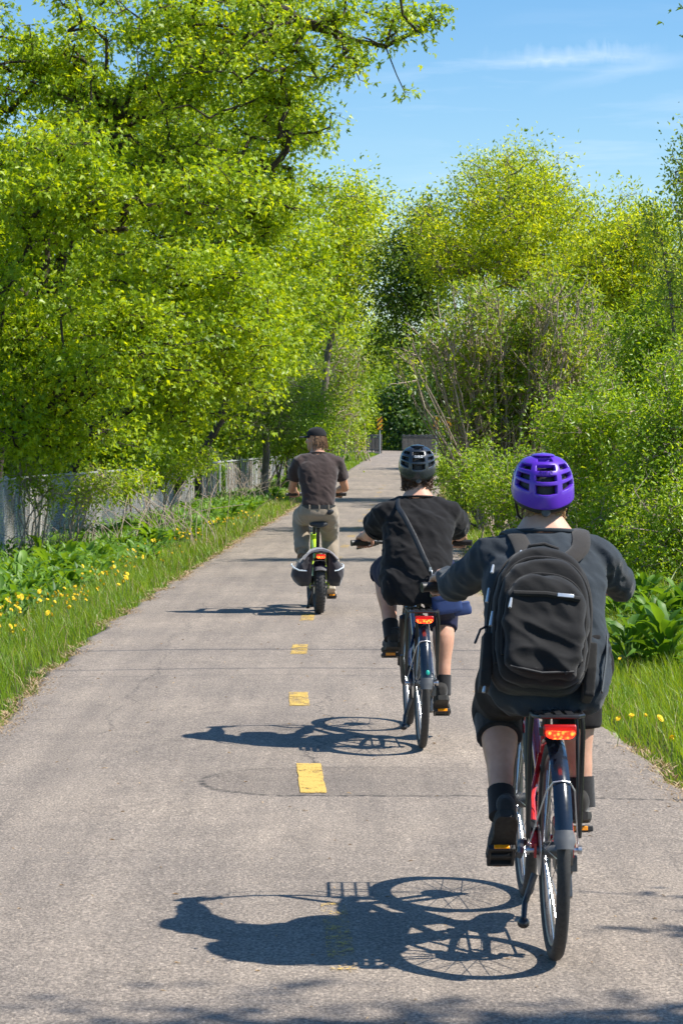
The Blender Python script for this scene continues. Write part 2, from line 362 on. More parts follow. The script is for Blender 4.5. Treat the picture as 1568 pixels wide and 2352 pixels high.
# ------------------------------------------------------------------ vegetation generators
RNG = np.random.default_rng(7)
def np_mesh(name, verts, faces, mat, tint=None, smooth=False):
    me = bpy.data.meshes.new(name); nv, (nf, k) = len(verts), faces.shape
    me.vertices.add(nv); me.vertices.foreach_set('co', np.ascontiguousarray(verts, np.float32).ravel())
    me.loops.add(nf * k); me.loops.foreach_set('vertex_index', np.ascontiguousarray(faces, np.int32).ravel())
    me.polygons.add(nf); me.polygons.foreach_set('loop_start', np.arange(nf, dtype=np.int32) * k)
    if tint is not None:
        a = me.attributes.new('tint', 'FLOAT', 'POINT'); a.data.foreach_set('value', np.ascontiguousarray(tint, np.float32))
    me.update(calc_edges=True)
    if mat is not None: me.materials.append(mat)
    if smooth: me.shade_smooth()
    return me
def nrm(a): return a / np.maximum(np.linalg.norm(a, axis=1, keepdims=True), 1e-9)
def leaves_geo(P, D, Nn, Ln, Wd, fold=0.25, kind='plain', tint=None, droop=0.15):
    "two-sided folded leaf blades: base P, midrib direction D, blade normal Nn"
    D = nrm(D); Nn = nrm(Nn - D * np.sum(Nn * D, 1, keepdims=True)); S = np.cross(D, Nn)
    Ln = Ln[:, None]; Wd = Wd[:, None]
    if kind == 'plain':
        b = P; tp = P + D * Ln - Nn * Ln * droop
        l = P + D * Ln * 0.42 + S * Wd * 0.5 + Nn * Wd * fold; r = P + D * Ln * 0.42 - S * Wd * 0.5 + Nn * Wd * fold
        v = np.stack([b, r, tp, l], 1).reshape(-1, 3); k = 4
        f = np.array([[0, 1, 2], [0, 2, 3]])
    elif kind == 'long':
        m1 = P + D * Ln * 0.30 + Nn * Ln * 0.04; m2 = P + D * Ln * 0.68; tp = P + D * Ln - Nn * Ln * (droop + 0.08)
        v = np.stack([P, m1 + S * Wd * .5 + Nn * Wd * fold, m1 - S * Wd * .5 + Nn * Wd * fold, m2 + S * Wd * .42 + Nn * Wd * fold, m2 - S * Wd * .42 + Nn * Wd * fold, tp, m1, m2], 1).reshape(-1, 3); k = 8
        f = np.array([[0, 6, 1], [0, 2, 6], [6, 7, 3], [6, 3, 1], [6, 2, 4], [6, 4, 7], [7, 5, 3], [7, 4, 5]])
    else:   # maple: centre lobe and two side lobes
        tp = P + D * Ln - Nn * Ln * droop
        l = P + D * Ln * 0.38 + S * Wd * 0.24 + Nn * Wd * fold * .5; r = P + D * Ln * 0.38 - S * Wd * 0.24 + Nn * Wd * fold * .5
        lt = P + D * Ln * 0.50 + S * Wd * 0.58 + Nn * Wd * (fold * .3 - droop * .4); rt = P + D * Ln * 0.50 - S * Wd * 0.58 + Nn * Wd * (fold * .3 - droop * .4)
        lb = P + D * Ln * 0.02 + S * Wd * 0.16; rb = P + D * Ln * 0.02 - S * Wd * 0.16
        v = np.stack([P, r, tp, l, lt, lb, rt, rb], 1).reshape(-1, 3); k = 8
        f = np.array([[0, 1, 2], [0, 2, 3], [5, 3, 4], [7, 6, 1]])
    n = len(P); F = (np.arange(n)[:, None, None] * k + f[None]).reshape(-1, 3)
    T = np.repeat(tint if tint is not None else RNG.random(n), k)
    return v, F, T

def blob_points(blobs, n, shell=0.40):
    wts = np.array([b[3] * b[4] * b[5] * (b[6] if len(b) > 6 else 1) for b in blobs]); wts /= wts.sum()
    idx = RNG.choice(len(blobs), n, p=wts); B = np.array([b[:6] for b in blobs])[idx]
    d = nrm(RNG.normal(size=(n, 3))); r = RNG.random(n) ** shell * (1 + 0.16 * RNG.normal(size=n))
    return B[:, :3] + d * B[:, 3:6] * r[:, None], d

def boughs(blobs, n, rx, rz, droop=0.12):
    "split big crown volumes into many flattened leafy boughs with air between them"
    c, d_ = blob_points(blobs, n, 0.5); cen = np.mean(np.array([b[:3] for b in blobs]), axis=0); o = []
    for p in c:
        k = RNG.uniform(0.6, 1.35); o.append((p[0], p[1], p[2], rx * k, rx * k * 0.8, rz * k * RNG.uniform(.7, 1.2), 1.0))
    return o

def skeleton(trunks, clusters, seg=0.45, wander=0.12, up=0.9, r_twig=0.008, rmax=0.25, power=0.45):
    """trunks: list of [(x,y,z), ...] polylines; every cluster is joined to the nearest suitable node.
    returns edges (a, b, ra, rb)"""
    nodes, par, trk = [], [], []
    for tp in trunks:
        prev = -1; pts = [np.array(tp[0], float)]
        for p, q in zip(tp[:-1], tp[1:]):
            p, q = np.array(p, float), np.array(q, float); k = max(1, int(np.linalg.norm(q - p) / seg))
            pts += [p + (q - p) * (i + 1) / k for i in range(k)]
        for i, p in enumerate(pts):
            if 0 < i: p = p + RNG.normal(size=3) * wander * 0.25
            nodes.append(p); par.append(prev); prev = len(nodes) - 1; trk.append(True)
    nt = len(nodes); A = np.zeros((nt + len(clusters) * 14 + 10, 3)); A[:nt] = nodes; n = nt
    par = par + [0] * (len(A) - nt)
    dmin = np.min(np.linalg.norm(clusters[:, None] - A[None, :nt], axis=2), axis=1) if len(clusters) * nt < 4e6 else np.linalg.norm(clusters - A[0], axis=1)
    tips = []
    for ci in np.argsort(dmin):
        c = clusters[ci]; v = c - A[:n]; d = np.linalg.norm(v, axis=1)
        cost = d + up * np.maximum(0, -v[:, 2]) * 1.0 + np.where(d < 0.15, 0, 0)
        i = int(np.argmin(cost)); k = int(min(12, max(1, math.ceil(d[i] / seg)))); p0 = A[i]; prev = i
        bow = np.array([0, 0, -0.10 * d[i]]) + RNG.normal(size=3) * wander * d[i] * 0.6
        for j in range(1, k + 1):
            u = j / k; p = p0 + (c - p0) * u + bow * 4 * u * (1 - u) * 0.5 + (RNG.normal(size=3) * wander * 0.25 if j < k else 0)
            A[n] = p; par[n] = prev; prev = n; n += 1
        tips.append(prev)
    cnt = np.zeros(n); cnt[tips] = 1
    for i in range(n - 1, -1, -1):
        if par[i] >= 0: cnt[par[i]] += cnt[i]
    r = np.minimum(r_twig * np.maximum(cnt, 1) ** power, rmax)
    ed = np.array([(par[i], i) for i in range(n) if par[i] >= 0])
    return A[:n], ed, r

def edges_geo(A, ed, r, sides=5):
    a, b = A[ed[:, 0]], A[ed[:, 1]]; t = nrm(b - a)
    ref = np.where(np.abs(t[:, 2:3]) > 0.9, np.array([[1., 0, 0]]), np.array([[0, 0, 1.]]))
    u = nrm(np.cross(t, ref)); q = np.cross(t, u)
    ang = 2 * np.pi * np.arange(sides) / sides
    ring = u[:, None, :] * np.cos(ang)[None, :, None] + q[:, None, :] * np.sin(ang)[None, :, None]
    ra = np.minimum(r[ed[:, 0]], r[ed[:, 1]] * 1.35)[:, None, None]; rb = r[ed[:, 1]][:, None, None]
    ext = t * np.minimum(rb[:, :, 0] * 0.6, 0.05)
    v = np.concatenate([a[:, None] + ring * ra, (b + ext)[:, None] + ring * rb], 1).reshape(-1, 3)
    k = np.arange(sides); k2 = (k + 1) % sides
    f = np.stack([k, k2, k2 + sides, k + sides], 1)
    F = (np.arange(len(ed))[:, None, None] * (2 * sides) + f[None]).reshape(-1, 4)
    return v, F

def plant(name, label, cat, base, trunks, blobs, nclus, nleaf, leaf, mat, bark, spread=(0.3, 0.3, 0.16), shell=0.45, lk='plain', tw=0.5,
          r_twig=0.008, rmax=0.22, wander=0.12, twigs=2, up=0.9, leafup=0.9, group=None, power=0.45, tintmul=1.0, outward=0.5, droopd=0.25, seg=0.45, minz=None, avoid=None, axup=-0.15, bough=None):
    base = np.array(base, float); blobs0 = blobs
    if bough: blobs = boughs(blobs, *bough)
    cl, _ = blob_points(blobs, nclus, shell)
    if minz is not None: cl = cl[cl[:, 2] > minz]
    if avoid:
        ux = cl[:, 0] * FPX / cl[:, 1] + 784; uy = 1000 - (cl[:, 2] - 1.7) * FPX / cl[:, 1]; ok = np.ones(len(cl), bool)
        for ax_, ay_, ar_ in avoid: ok &= (ux - ax_) ** 2 + (uy - ay_) ** 2 > ar_ ** 2
        cl = cl[ok]
    A, ed, r = skeleton(trunks, cl, seg=seg, wander=wander, up=up, r_twig=r_twig, rmax=rmax, power=power)
    cen = np.mean(np.array([b[:3] for b in blobs0]), axis=0)
    n = len(cl) * nleaf; C = np.repeat(cl, nleaf, 0)
    sz = np.array(spread) * (0.7 + 0.6 * RNG.random((len(cl), 1)))
    sz = sz * np.clip(1 + 0.35 * RNG.normal(size=(len(cl), 1)), 0.5, 2)
    off = np.clip(RNG.normal(size=(n, 3)), -1.35, 1.35) * np.repeat(sz, nleaf, 0)
    ax = nrm(nrm(cl - cen) + RNG.normal(size=cl.shape) * 0.7 + np.array([0, 0, axup]))
    off = off + np.repeat(ax * np.mean(spread) * 1.1, nleaf, 0) * np.clip(RNG.normal(size=(n, 1)), -1.0, 1.0)
    P = C + off
    if minz is not None: P[:, 2] = np.where(P[:, 2] < minz, minz + RNG.random(len(P)) * 0.35, P[:, 2])
    D = nrm(off) * outward + RNG.normal(size=(n, 3)) * 0.45 + np.array([0, 0, -droopd])
    Nn = np.array([0, 0, leafup * 0.65]) + RNG.normal(size=(n, 3)) * 0.6 + np.array([0.3, -0.32, 0])
    Ln = leaf * (0.5 + 0.85 * RNG.random(n))
    ctint = np.repeat(RNG.normal(0, 0.16, len(cl)), nleaf)
    T = np.clip(0.5 + ctint + RNG.normal(0, 0.2, n), 0, 1) * tintmul
    v, F, T = leaves_geo(P, D, Nn, Ln, Ln * tw, kind=lk, tint=T)
    root = empty(name, base)
    if label: tag(root, label, cat, group)
    crown = mkobj('crown', np_mesh('crown', v - base, F, mat, T), None, root, smooth=False)
    bv, bf = edges_geo(A, ed, r, 4 if rmax < 0.1 else 5)
    if twigs:
        m = len(cl) * twigs; s = np.repeat(cl, twigs, 0); e = s + np.clip(RNG.normal(size=(m, 3)), -1.1, 1.1) * np.repeat(np.minimum(sz, np.array(spread) * 1.3), twigs, 0) * 1.1
        s = np.concatenate([s, cl]); e = np.concatenate([e, cl + ax * np.mean(spread) * 1.2]); m = len(s)
        tv, tf = edges_geo(np.concatenate([s, e]), np.stack([np.arange(m), np.arange(m) + m], 1), np.concatenate([np.full(m, r_twig * 0.8), np.full(m, r_twig * 0.35)]), 3)
        tri = np_mesh('twig', tv - base, tf, bark); tag(mkobj('twigs', tri, None, root, smooth=True, angle=0), kind='stuff')
    tk = mkobj('trunk', np_mesh('trunk', bv - base, bf, bark), None, root, smooth=True, angle=0)
    return root

# leaf and bark materials
L_MAPLE = leafmat('maple_leaf', (0.10, 0.20, 0.006), (0.25, 0.38, 0.010), (0.42, 0.53, 0.02), 0.48)
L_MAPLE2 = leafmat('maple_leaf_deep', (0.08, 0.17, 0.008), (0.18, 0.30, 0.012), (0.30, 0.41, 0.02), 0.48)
L_WILLOW = leafmat('willow_leaf', (0.15, 0.26, 0.010), (0.33, 0.45, 0.014), (0.53, 0.60, 0.025), 0.50)
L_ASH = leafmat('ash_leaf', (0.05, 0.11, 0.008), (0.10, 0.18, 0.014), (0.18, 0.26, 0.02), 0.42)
L_SUMAC = leafmat('shrub_leaf', (0.10, 0.20, 0.012), (0.21, 0.33, 0.016), (0.34, 0.41, 0.05), 0.45)
L_BUSH = leafmat('bush_leaf', (0.09, 0.18, 0.008), (0.20, 0.34, 0.012), (0.35, 0.48, 0.035), 0.45, rough=0.38)
L_PALE = leafmat('pale_leaf', (0.16, 0.27, 0.03), (0.28, 0.40, 0.05), (0.42, 0.52, 0.10), 0.5)
L_LARCH = leafmat('larch_needle', (0.06, 0.14, 0.010), (0.12, 0.22, 0.014), (0.18, 0.29, 0.02), 0.42)
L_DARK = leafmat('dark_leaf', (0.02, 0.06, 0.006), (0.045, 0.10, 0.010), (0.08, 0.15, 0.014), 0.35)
L_WEED = leafmat('weed_leaf', (0.05, 0.13, 0.012), (0.11, 0.23, 0.018), (0.19, 0.33, 0.04), 0.4, rough=0.5)
L_DEAD = leafmat('dead_stalk', (0.24, 0.155, 0.085), (0.40, 0.28, 0.16), (0.58, 0.43, 0.27), 0.15, rough=0.8, glow=0.8, spec=0.2)
L_GRASS = leafmat('grass_blade', (0.08, 0.17, 0.008), (0.17, 0.29, 0.010), (0.29, 0.39, 0.03), 0.42, rough=0.42)
B_DARK = barkmat('dark_bark', (0.03, 0.024, 0.019), (0.105, 0.085, 0.066))
B_GREY = barkmat('grey_bark', (0.09, 0.075, 0.062), (0.25, 0.21, 0.175))
B_TAN = barkmat('tan_twig', (0.25, 0.19, 0.145), (0.53, 0.425, 0.34), 20)

# ------------------------------------------------------------------ left side trees
def Wt(px, py, d): return tuple(W(px, py, d))
YM = 1.0
def blob(px, py, d, rx, rz, ry=None, wt=1.0):
    "rx, rz in pixels of the 1568-wide picture at that distance; ry in metres"
    p = W(px, py, d); s = d / FPX
    return (p.x, p.y, p.z, rx * s, (ry if ry else rx * s) * YM, rz * s, wt)

YM = 1.9
# big leaning maple whose limbs hang over the path
d = 40
plant('maple_tree', 'big leaning maple with dark trunk whose limb hangs over the path at upper left', 'tree', (-5.75, 40, -0.4),
      [[(-5.75, 40, -0.4), Wt(20, 900, 40), Wt(70, 780, 40), Wt(150, 590, 39.6), Wt(255, 345, 39.5), Wt(310, 190, 39.4), Wt(385, -30, 39.3), Wt(450, -250, 39)],
       [Wt(255, 345, 39.5), Wt(330, 345, 38.8), Wt(430, 385, 38.3), Wt(545, 402, 38), Wt(620, 385, 37.8), Wt(668, 345, 37.6)],
       [Wt(345, 90, 39.4), Wt(480, -20, 38.5), Wt(620, 20, 37.5), Wt(760, 75, 36.5), Wt(880, 100, 36), Wt(960, 60, 35.8)],
       [Wt(150, 590, 39.6), Wt(60, 480, 39), Wt(-30, 350, 38.5)],
       [Wt(120, 650, 39.8), Wt(220, 700, 38.6), Wt(330, 690, 37.8)]],
      [blob(150, 200, 39, 320, 260, 2.0), blob(430, 130, 38.5, 260, 220, 1.8), blob(600, 100, 38, 190, 150, 1.5), blob(80, 480, 38, 240, 220, 1.6),
       blob(560, 300, 38.3, 170, 120, 1.2, 0.8), blob(850, 30, 36, 170, 75, 1.0, 2.0), blob(970, 50, 35.8, 75, 70, 0.6, 2.2), blob(925, 120, 35.8, 45, 60, 0.4, 3.0), blob(710, 80, 37, 120, 120, 1.0, 1.5), blob(680, 210, 37.5, 70, 80, 0.8, 1.4), blob(330, 330, 38, 200, 120, 1.4, 0.6), blob(120, 440, 37, 190, 110, 0.9, 1.4), blob(350, 450, 37, 190, 110, 0.9, 1.4), blob(540, 420, 37.5, 140, 100, 0.9, 1.3)],
      1350, 38, 0.09, L_MAPLE, B_DARK, spread=(0.16, 0.16, 0.08), lk='maple', tw=1.0, r_twig=0.0085, rmax=0.21, power=0.43, shell=0.6, bough=(210, 0.55, 0.25),
      avoid=[(165, 560, 45), (140, 610, 40), (262, 335, 42), (300, 230, 26), (290, 150, 42), (120, 100, 34), (360, 90, 30), (430, 310, 30), (350, 305, 34), (520, 330, 20)])
# second maple standing behind, reaching to the sky edge
plant('maple_tree', 'tall bright green maple behind the leaning one, its crown edge against the sky', 'tree', (-4.6, 56, -0.5),
      [[(-4.6, 56, -0.5), (-4.3, 56, 3.5), (-3.6, 56, 7), (-3.2, 55.7, 10.5)], [(-4.2, 56, 4), (-2.6, 55, 6), (-1.4, 54.5, 7.2)]],
      [blob(500, 340, 55, 170, 150, 2.0), blob(640, 260, 55, 80, 120, 1.2), blob(330, 330, 56, 190, 170, 1.8), blob(600, 490, 54.5, 130, 110, 1.8), blob(590, 210, 56, 90, 110, 1.6), blob(430, 480, 55, 190, 150, 2), blob(640, 370, 55, 60, 60, 1.0)],
      1000, 38, 0.112, L_MAPLE, B_DARK, spread=(0.22, 0.22, 0.11), lk='maple', tw=1.0, rmax=0.2, bough=(150, 0.7, 0.32))
# understory maples over the fence
plant('young_maple', 'leafy young maple leaning over the chain link fence at the far left', 'tree', (-5.7, 36.5, -0.3),
      [[(-5.7, 36.5, -0.3), (-5.4, 36.2, 1.5), (-4.4, 35.8, 3.2), (-4.2, 35.6, 5)], [(-5.4, 36.2, 1.4), (-4.0, 35.4, 2.2), (-2.9, 35.2, 2.6)]],
      [blob(70, 740, 35.5, 180, 150, 1.0), blob(60, 930, 35.2, 150, 95, 0.9), blob(240, 830, 35, 150, 130, 0.9), blob(130, 600, 35.8, 180, 110, 1.0), blob(240, 980, 35, 90, 60, 0.5, 0.7), blob(0, 985, 35, 110, 50, 0.5), blob(330, 740, 35.4, 110, 130, 0.8), blob(120, 1010, 35.2, 110, 45, 0.5), blob(60, 430, 33.6, 130, 110, 0.5, 1.5), blob(250, 450, 33.6, 140, 100, 0.5, 1.5), blob(440, 430, 33.6, 120, 80, 0.5, 1.5), blob(180, 330, 33.8, 120, 70, 0.4, 1.2)],
      1050, 34, 0.085, L_MAPLE, B_DARK, spread=(0.22, 0.22, 0.11), lk='maple', tw=1.0, r_twig=0.006, rmax=0.07, minz=1.22, bough=(180, 0.42, 0.2), avoid=[(150, 590, 60), (110, 680, 40), (262, 335, 40)])
plant('young_maple', 'leafy young maple with low branches above the middle of the fence', 'tree', (-5.2, 44.5, -0.3),
      [[(-5.2, 44.5, -0.3), (-4.6, 44.2, 1.6), (-3.1, 43.8, 3.4), (-2.8, 43.6, 5)], [(-4.6, 44.2, 1.6), (-3.4, 43.5, 2.5), (-2.0, 43.2, 3.4)]],
      [blob(400, 770, 43, 170, 140, 1.2), blob(500, 640, 43.3, 160, 110, 1.2), blob(420, 950, 42.6, 120, 80, 0.9), blob(540, 860, 42.8, 90, 90, 0.8), blob(300, 620, 43.5, 150, 100, 1.2), blob(470, 1010, 42.4, 70, 50, 0.5, 0.9), blob(340, 900, 42.8, 100, 100, 0.8), blob(330, 1000, 42.5, 90, 45, 0.6), blob(560, 750, 43, 110, 100, 0.9)],
      860, 36, 0.09, L_MAPLE, B_DARK, spread=(0.25, 0.25, 0.13), lk='maple', tw=1.0, r_twig=0.006, rmax=0.08, minz=1.15, bough=(140, 0.5, 0.24))
plant('young_maple', 'sunlit yellow green young maple right of the fence end on the left bank', 'tree', (-4.4, 58, -0.3),
      [[(-4.4, 58, -0.3), (-2.8, 58, 2), (-2.4, 57.8, 4.4), (-2.0, 57.5, 6.4)]],
      [blob(590, 620, 57, 150, 120, 1.4), blob(670, 570, 58, 95, 100, 1.3), blob(610, 760, 57, 120, 90, 1.2), blob(700, 700, 58, 90, 90, 1.0)],
      440, 40, 0.108, L_MAPLE, B_DARK, spread=(0.24, 0.24, 0.12), lk='maple', tw=1.0, r_twig=0.007, rmax=0.09, bough=(45, 0.75, 0.32))
# airy tree further along
plant('ash_tree', 'airy yellow green tree beyond the left maples, right of them against the sky', 'tree', (-0.9, 84, -0.2),
      [[(-0.9, 84, -0.2), (-0.5, 84, 4), (0.0, 84, 8), (0.3, 83.7, 10)]],
      [blob(790, 500, 83, 85, 90, 1.8), blob(830, 560, 83, 70, 90, 1.5), blob(760, 600, 83, 100, 90, 1.8), blob(780, 700, 83, 80, 80, 1.6), blob(840, 470, 84, 40, 60, 1.0)],
      330, 46, 0.15, L_WILLOW, B_GREY, spread=(0.36, 0.36, 0.26), tw=0.5, rmax=0.15, tintmul=0.9)
plant('larch_tree', 'soft feathery green larch between the maples and the left bushes', 'tree', (-2.05, 66, -0.2),
      [[(-2.05, 66, -0.2), (-2.0, 66, 3), (-1.9, 66, 6.5)]],
      [blob(610, 880, 65, 85, 70, 1.0), blob(600, 800, 65, 70, 70, 0.9), blob(590, 960, 65, 100, 60, 1.1), blob(650, 930, 65, 70, 70, 0.9), blob(610, 710, 66, 45, 70, 0.6)],
      300, 90, 0.075, L_LARCH, B_GREY, spread=(0.42, 0.3, 0.10), tw=0.28, rmax=0.1, droopd=0.5)
YM = 1.0
# shrubs and thickets on the left bank
def thicket(label, base, blobs, n, nl, leaf, mat, bark, stems, sp, rm=0.035, lk='plain', tw=0.5, r_twig=0.006, shell=0.42, name='shrub', **k):
    b = np.array(base); tr = []
    for i in range(stems):
        bl = blobs[i % len(blobs)]
        p = b + np.array([RNG.normal() * bl[3] * 0.35, RNG.normal() * 0.25, 0])
        q = np.array(bl[:3]) + RNG.normal(size=3) * np.array(bl[3:6]) * 0.3
        m = p + (q - p) * 0.5 + np.array([RNG.normal() * 0.1, 0, 0.12])
        tr.append([tuple(p), tuple(m), tuple(q)])
    return plant(name, label, 'shrub', base, tr, blobs, n, nl, leaf, mat, bark, spread=sp, rmax=rm, r_twig=r_twig, lk=lk, tw=tw, shell=shell, **k)
thicket('bare twigged shrub with sparse new leaves left of the path beyond the man', (-0.95, 92, 0.0), [blob(755, 900, 91, 80, 75, 1.4), blob(790, 830, 91, 66, 60, 1.2), blob(720, 960, 90, 70, 60, 1.0), blob(785, 975, 90, 52, 55, 1.0)],
        260, 24, 0.11, L_SUMAC, B_TAN, 14, (0.3, 0.3, 0.25), r_twig=0.011, rm=0.05)
thicket('round dense green shrub right behind the man on the left bank', (-1.75, 74, -0.1), [blob(690, 990, 73, 80, 50, 1.0), blob(640, 1010, 73, 60, 40, 0.9), blob(700, 920, 74, 60, 50, 0.9), blob(740, 1010, 72, 45, 35, 0.7)],
        260, 46, 0.10, L_BUSH, B_GREY, 10, (0.25, 0.25, 0.2), r_twig=0.007)
thicket('mixed green shrub beside the far left path edge before the bridge sign', (0.75, 118, 0.2), [blob(800, 950, 117, 40, 55, 1.4), blob(815, 1012, 116, 26, 22, 0.8), blob(800, 880, 118, 42, 45, 1.4)],
        240, 34, 0.13, L_SUMAC, B_TAN, 10, (0.32, 0.32, 0.28), r_twig=0.01)
thicket('tall loose shrub behind the left thicket under the airy tree', (-0.6, 104, 0.1), [blob(770, 770, 104, 80, 60, 1.8), blob(830, 800, 106, 60, 60, 1.6), blob(720, 830, 104, 60, 70, 1.5)],
        260, 40, 0.15, L_MAPLE2, B_GREY, 10, (0.45, 0.45, 0.3), r_twig=0.01, rm=0.07)
thicket('low leafy shrub spilling over the middle of the fence', (-3.1, 43, -0.2), [blob(380, 1080, 42.5, 75, 32, 0.5), blob(300, 1110, 40.5, 70, 28, 0.5), blob(450, 1060, 44, 60, 28, 0.5)],
        130, 34, 0.07, L_MAPLE, B_TAN, 12, (0.13, 0.13, 0.1), r_twig=0.004, rm=0.015)
for i, (px, py, dd, rx, lb) in enumerate([(60, 1030, 46, 120, 'green shrub behind the fence at the far left'), (240, 1010, 50, 110, 'green shrub behind the fence under the young maples'), (420, 1000, 64, 110, 'green shrub behind the middle of the fence'), (560, 1000, 80, 90, 'green shrub behind the far part of the fence')]):
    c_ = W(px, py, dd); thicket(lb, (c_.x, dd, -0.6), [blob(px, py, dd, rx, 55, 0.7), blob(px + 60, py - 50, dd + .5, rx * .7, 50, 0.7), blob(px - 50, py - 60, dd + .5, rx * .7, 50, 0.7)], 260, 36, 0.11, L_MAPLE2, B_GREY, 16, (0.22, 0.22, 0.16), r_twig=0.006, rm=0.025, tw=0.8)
thicket('thin twiggy sapling in front of the fence at the far left', (-4.55, 36.2, -0.25), [blob(110, 1120, 36, 60, 40, 0.3), blob(60, 1090, 36, 50, 35, 0.3)], 80, 16, 0.06, L_MAPLE, B_TAN, 14, (0.12, 0.12, 0.1), r_twig=0.0045, rm=0.012)
thicket('thin twiggy sapling in front of the fence, second from the left', (-4.1, 37.2, -0.25), [blob(215, 1110, 37, 55, 40, 0.3), blob(180, 1140, 36.6, 40, 30, 0.3)], 70, 16, 0.06, L_SUMAC, B_TAN, 12, (0.12, 0.12, 0.1), r_twig=0.0045, rm=0.012)
# darker wood filling the depth behind the left trees
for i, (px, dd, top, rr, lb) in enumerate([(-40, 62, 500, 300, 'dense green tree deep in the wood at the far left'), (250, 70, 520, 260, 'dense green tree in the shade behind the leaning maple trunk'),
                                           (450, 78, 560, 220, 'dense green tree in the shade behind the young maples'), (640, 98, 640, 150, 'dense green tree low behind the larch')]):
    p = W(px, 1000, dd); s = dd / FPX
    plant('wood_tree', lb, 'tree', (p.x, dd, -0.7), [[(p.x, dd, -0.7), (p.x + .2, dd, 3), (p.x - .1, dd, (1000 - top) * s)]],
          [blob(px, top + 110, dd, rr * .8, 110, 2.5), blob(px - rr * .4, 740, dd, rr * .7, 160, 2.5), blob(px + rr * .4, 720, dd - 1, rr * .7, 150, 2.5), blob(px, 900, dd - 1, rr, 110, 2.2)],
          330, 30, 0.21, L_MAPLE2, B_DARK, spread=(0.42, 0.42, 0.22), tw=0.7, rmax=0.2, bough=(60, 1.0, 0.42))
# ------------------------------------------------------------------ trees closing the view
plant('spruce_tree', 'slim dark conifer at the end of the path between the two tree rows', 'tree', (2.9, 205, 0.3), [[(2.9, 205, 0.3), (3.1, 205, 12)]],
      [blob(872, 750, 204, 26, 30, 1.2), blob(870, 800, 204, 38, 40, 1.6), blob(868, 860, 204, 50, 50, 2)], 180, 60, 0.22, L_LARCH, B_DARK, spread=(0.7, 0.7, 0.3), tw=0.4, rmax=0.2, droopd=0.6)
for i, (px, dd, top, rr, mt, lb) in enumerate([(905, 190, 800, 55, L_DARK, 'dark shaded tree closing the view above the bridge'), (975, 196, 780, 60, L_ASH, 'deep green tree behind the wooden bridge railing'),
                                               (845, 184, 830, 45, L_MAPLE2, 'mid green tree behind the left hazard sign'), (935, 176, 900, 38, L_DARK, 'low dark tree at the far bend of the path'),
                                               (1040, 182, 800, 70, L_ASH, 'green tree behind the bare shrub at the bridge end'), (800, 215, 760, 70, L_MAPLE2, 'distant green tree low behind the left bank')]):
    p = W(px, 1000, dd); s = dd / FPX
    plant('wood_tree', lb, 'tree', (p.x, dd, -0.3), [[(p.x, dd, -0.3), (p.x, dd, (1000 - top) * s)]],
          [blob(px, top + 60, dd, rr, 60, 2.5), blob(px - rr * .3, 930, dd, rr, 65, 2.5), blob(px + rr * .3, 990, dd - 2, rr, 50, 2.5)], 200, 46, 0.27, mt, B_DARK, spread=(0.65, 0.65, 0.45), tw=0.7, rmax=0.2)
YM = 1.5
# ------------------------------------------------------------------ right side trees
plant('willow_tree', 'rounded yellow green tree rising above the bare shrub right of the path', 'tree', (5.6, 64, 0.1),
      [[(5.6, 64, 0.1), (5.4, 64, 3), (4.9, 64, 6), (4.6, 64, 7.4)], [(5.4, 64, 2.5), (4.0, 63.5, 4.5), (2.9, 63, 6)], [(5.5, 64, 2.6), (6.8, 64, 4.6), (7.4, 64, 5.4)]],
      [blob(1125, 465, 64, 115, 100, 1.6), blob(1030, 560, 63.5, 105, 80, 1.4), blob(1240, 510, 63.5, 125, 95, 1.5), blob(1350, 575, 63, 115, 75, 1.4), blob(1130, 400, 64, 65, 50, 0.9, 1.3), blob(1215, 410, 64, 60, 50, 0.9, 1.3),
       blob(1200, 620, 63, 210, 75, 1.5, 1.2), blob(1120, 580, 63, 130, 80, 1.2)],
      950, 50, 0.102, L_WILLOW, B_GREY, spread=(0.19, 0.19, 0.26), tw=0.42, rmax=0.16, leafup=0.5, outward=0.35, droopd=0.0, axup=0.7, bough=(150, 0.55, 0.55))
plant('ash_tree', 'darker open tree left of the yellow green one, leaning toward the path', 'tree', (3.9, 74, 0.2),
      [[(3.9, 74, 0.2), (3.4, 74, 3), (2.6, 73.8, 5.6), (2.3, 73.5, 7.5)]],
      [blob(935, 590, 73, 70, 60, 1.2), blob(980, 520, 73, 60, 60, 1.2), blob(900, 670, 73, 55, 60, 1.0), blob(960, 700, 73, 80, 60, 1.2), blob(1010, 620, 73, 70, 70, 1.2), blob(930, 790, 74, 60, 50, 1.2)],
      330, 40, 0.14, L_ASH, B_DARK, spread=(0.33, 0.33, 0.24), tw=0.45, rmax=0.13)
plant('willow_tree', 'yellow sunlit tree low behind the bare shrub at the right', 'tree', (8.2, 60, 0.2),
      [[(8.2, 60, 0.2), (7.8, 60, 3), (7.2, 60, 4.8)]],
      [blob(1440, 560, 58, 110, 90, 1.5), blob(1380, 640, 58, 120, 70, 1.5), blob(1500, 660, 58, 110, 80, 1.5), blob(1450, 470, 59, 40, 50, 0.7, .8)],
      500, 50, 0.10, L_WILLOW, B_GREY, spread=(0.19, 0.19, 0.25), tw=0.42, rmax=0.13, leafup=0.5, droopd=0.0, axup=0.7, bough=(90, 0.5, 0.55))
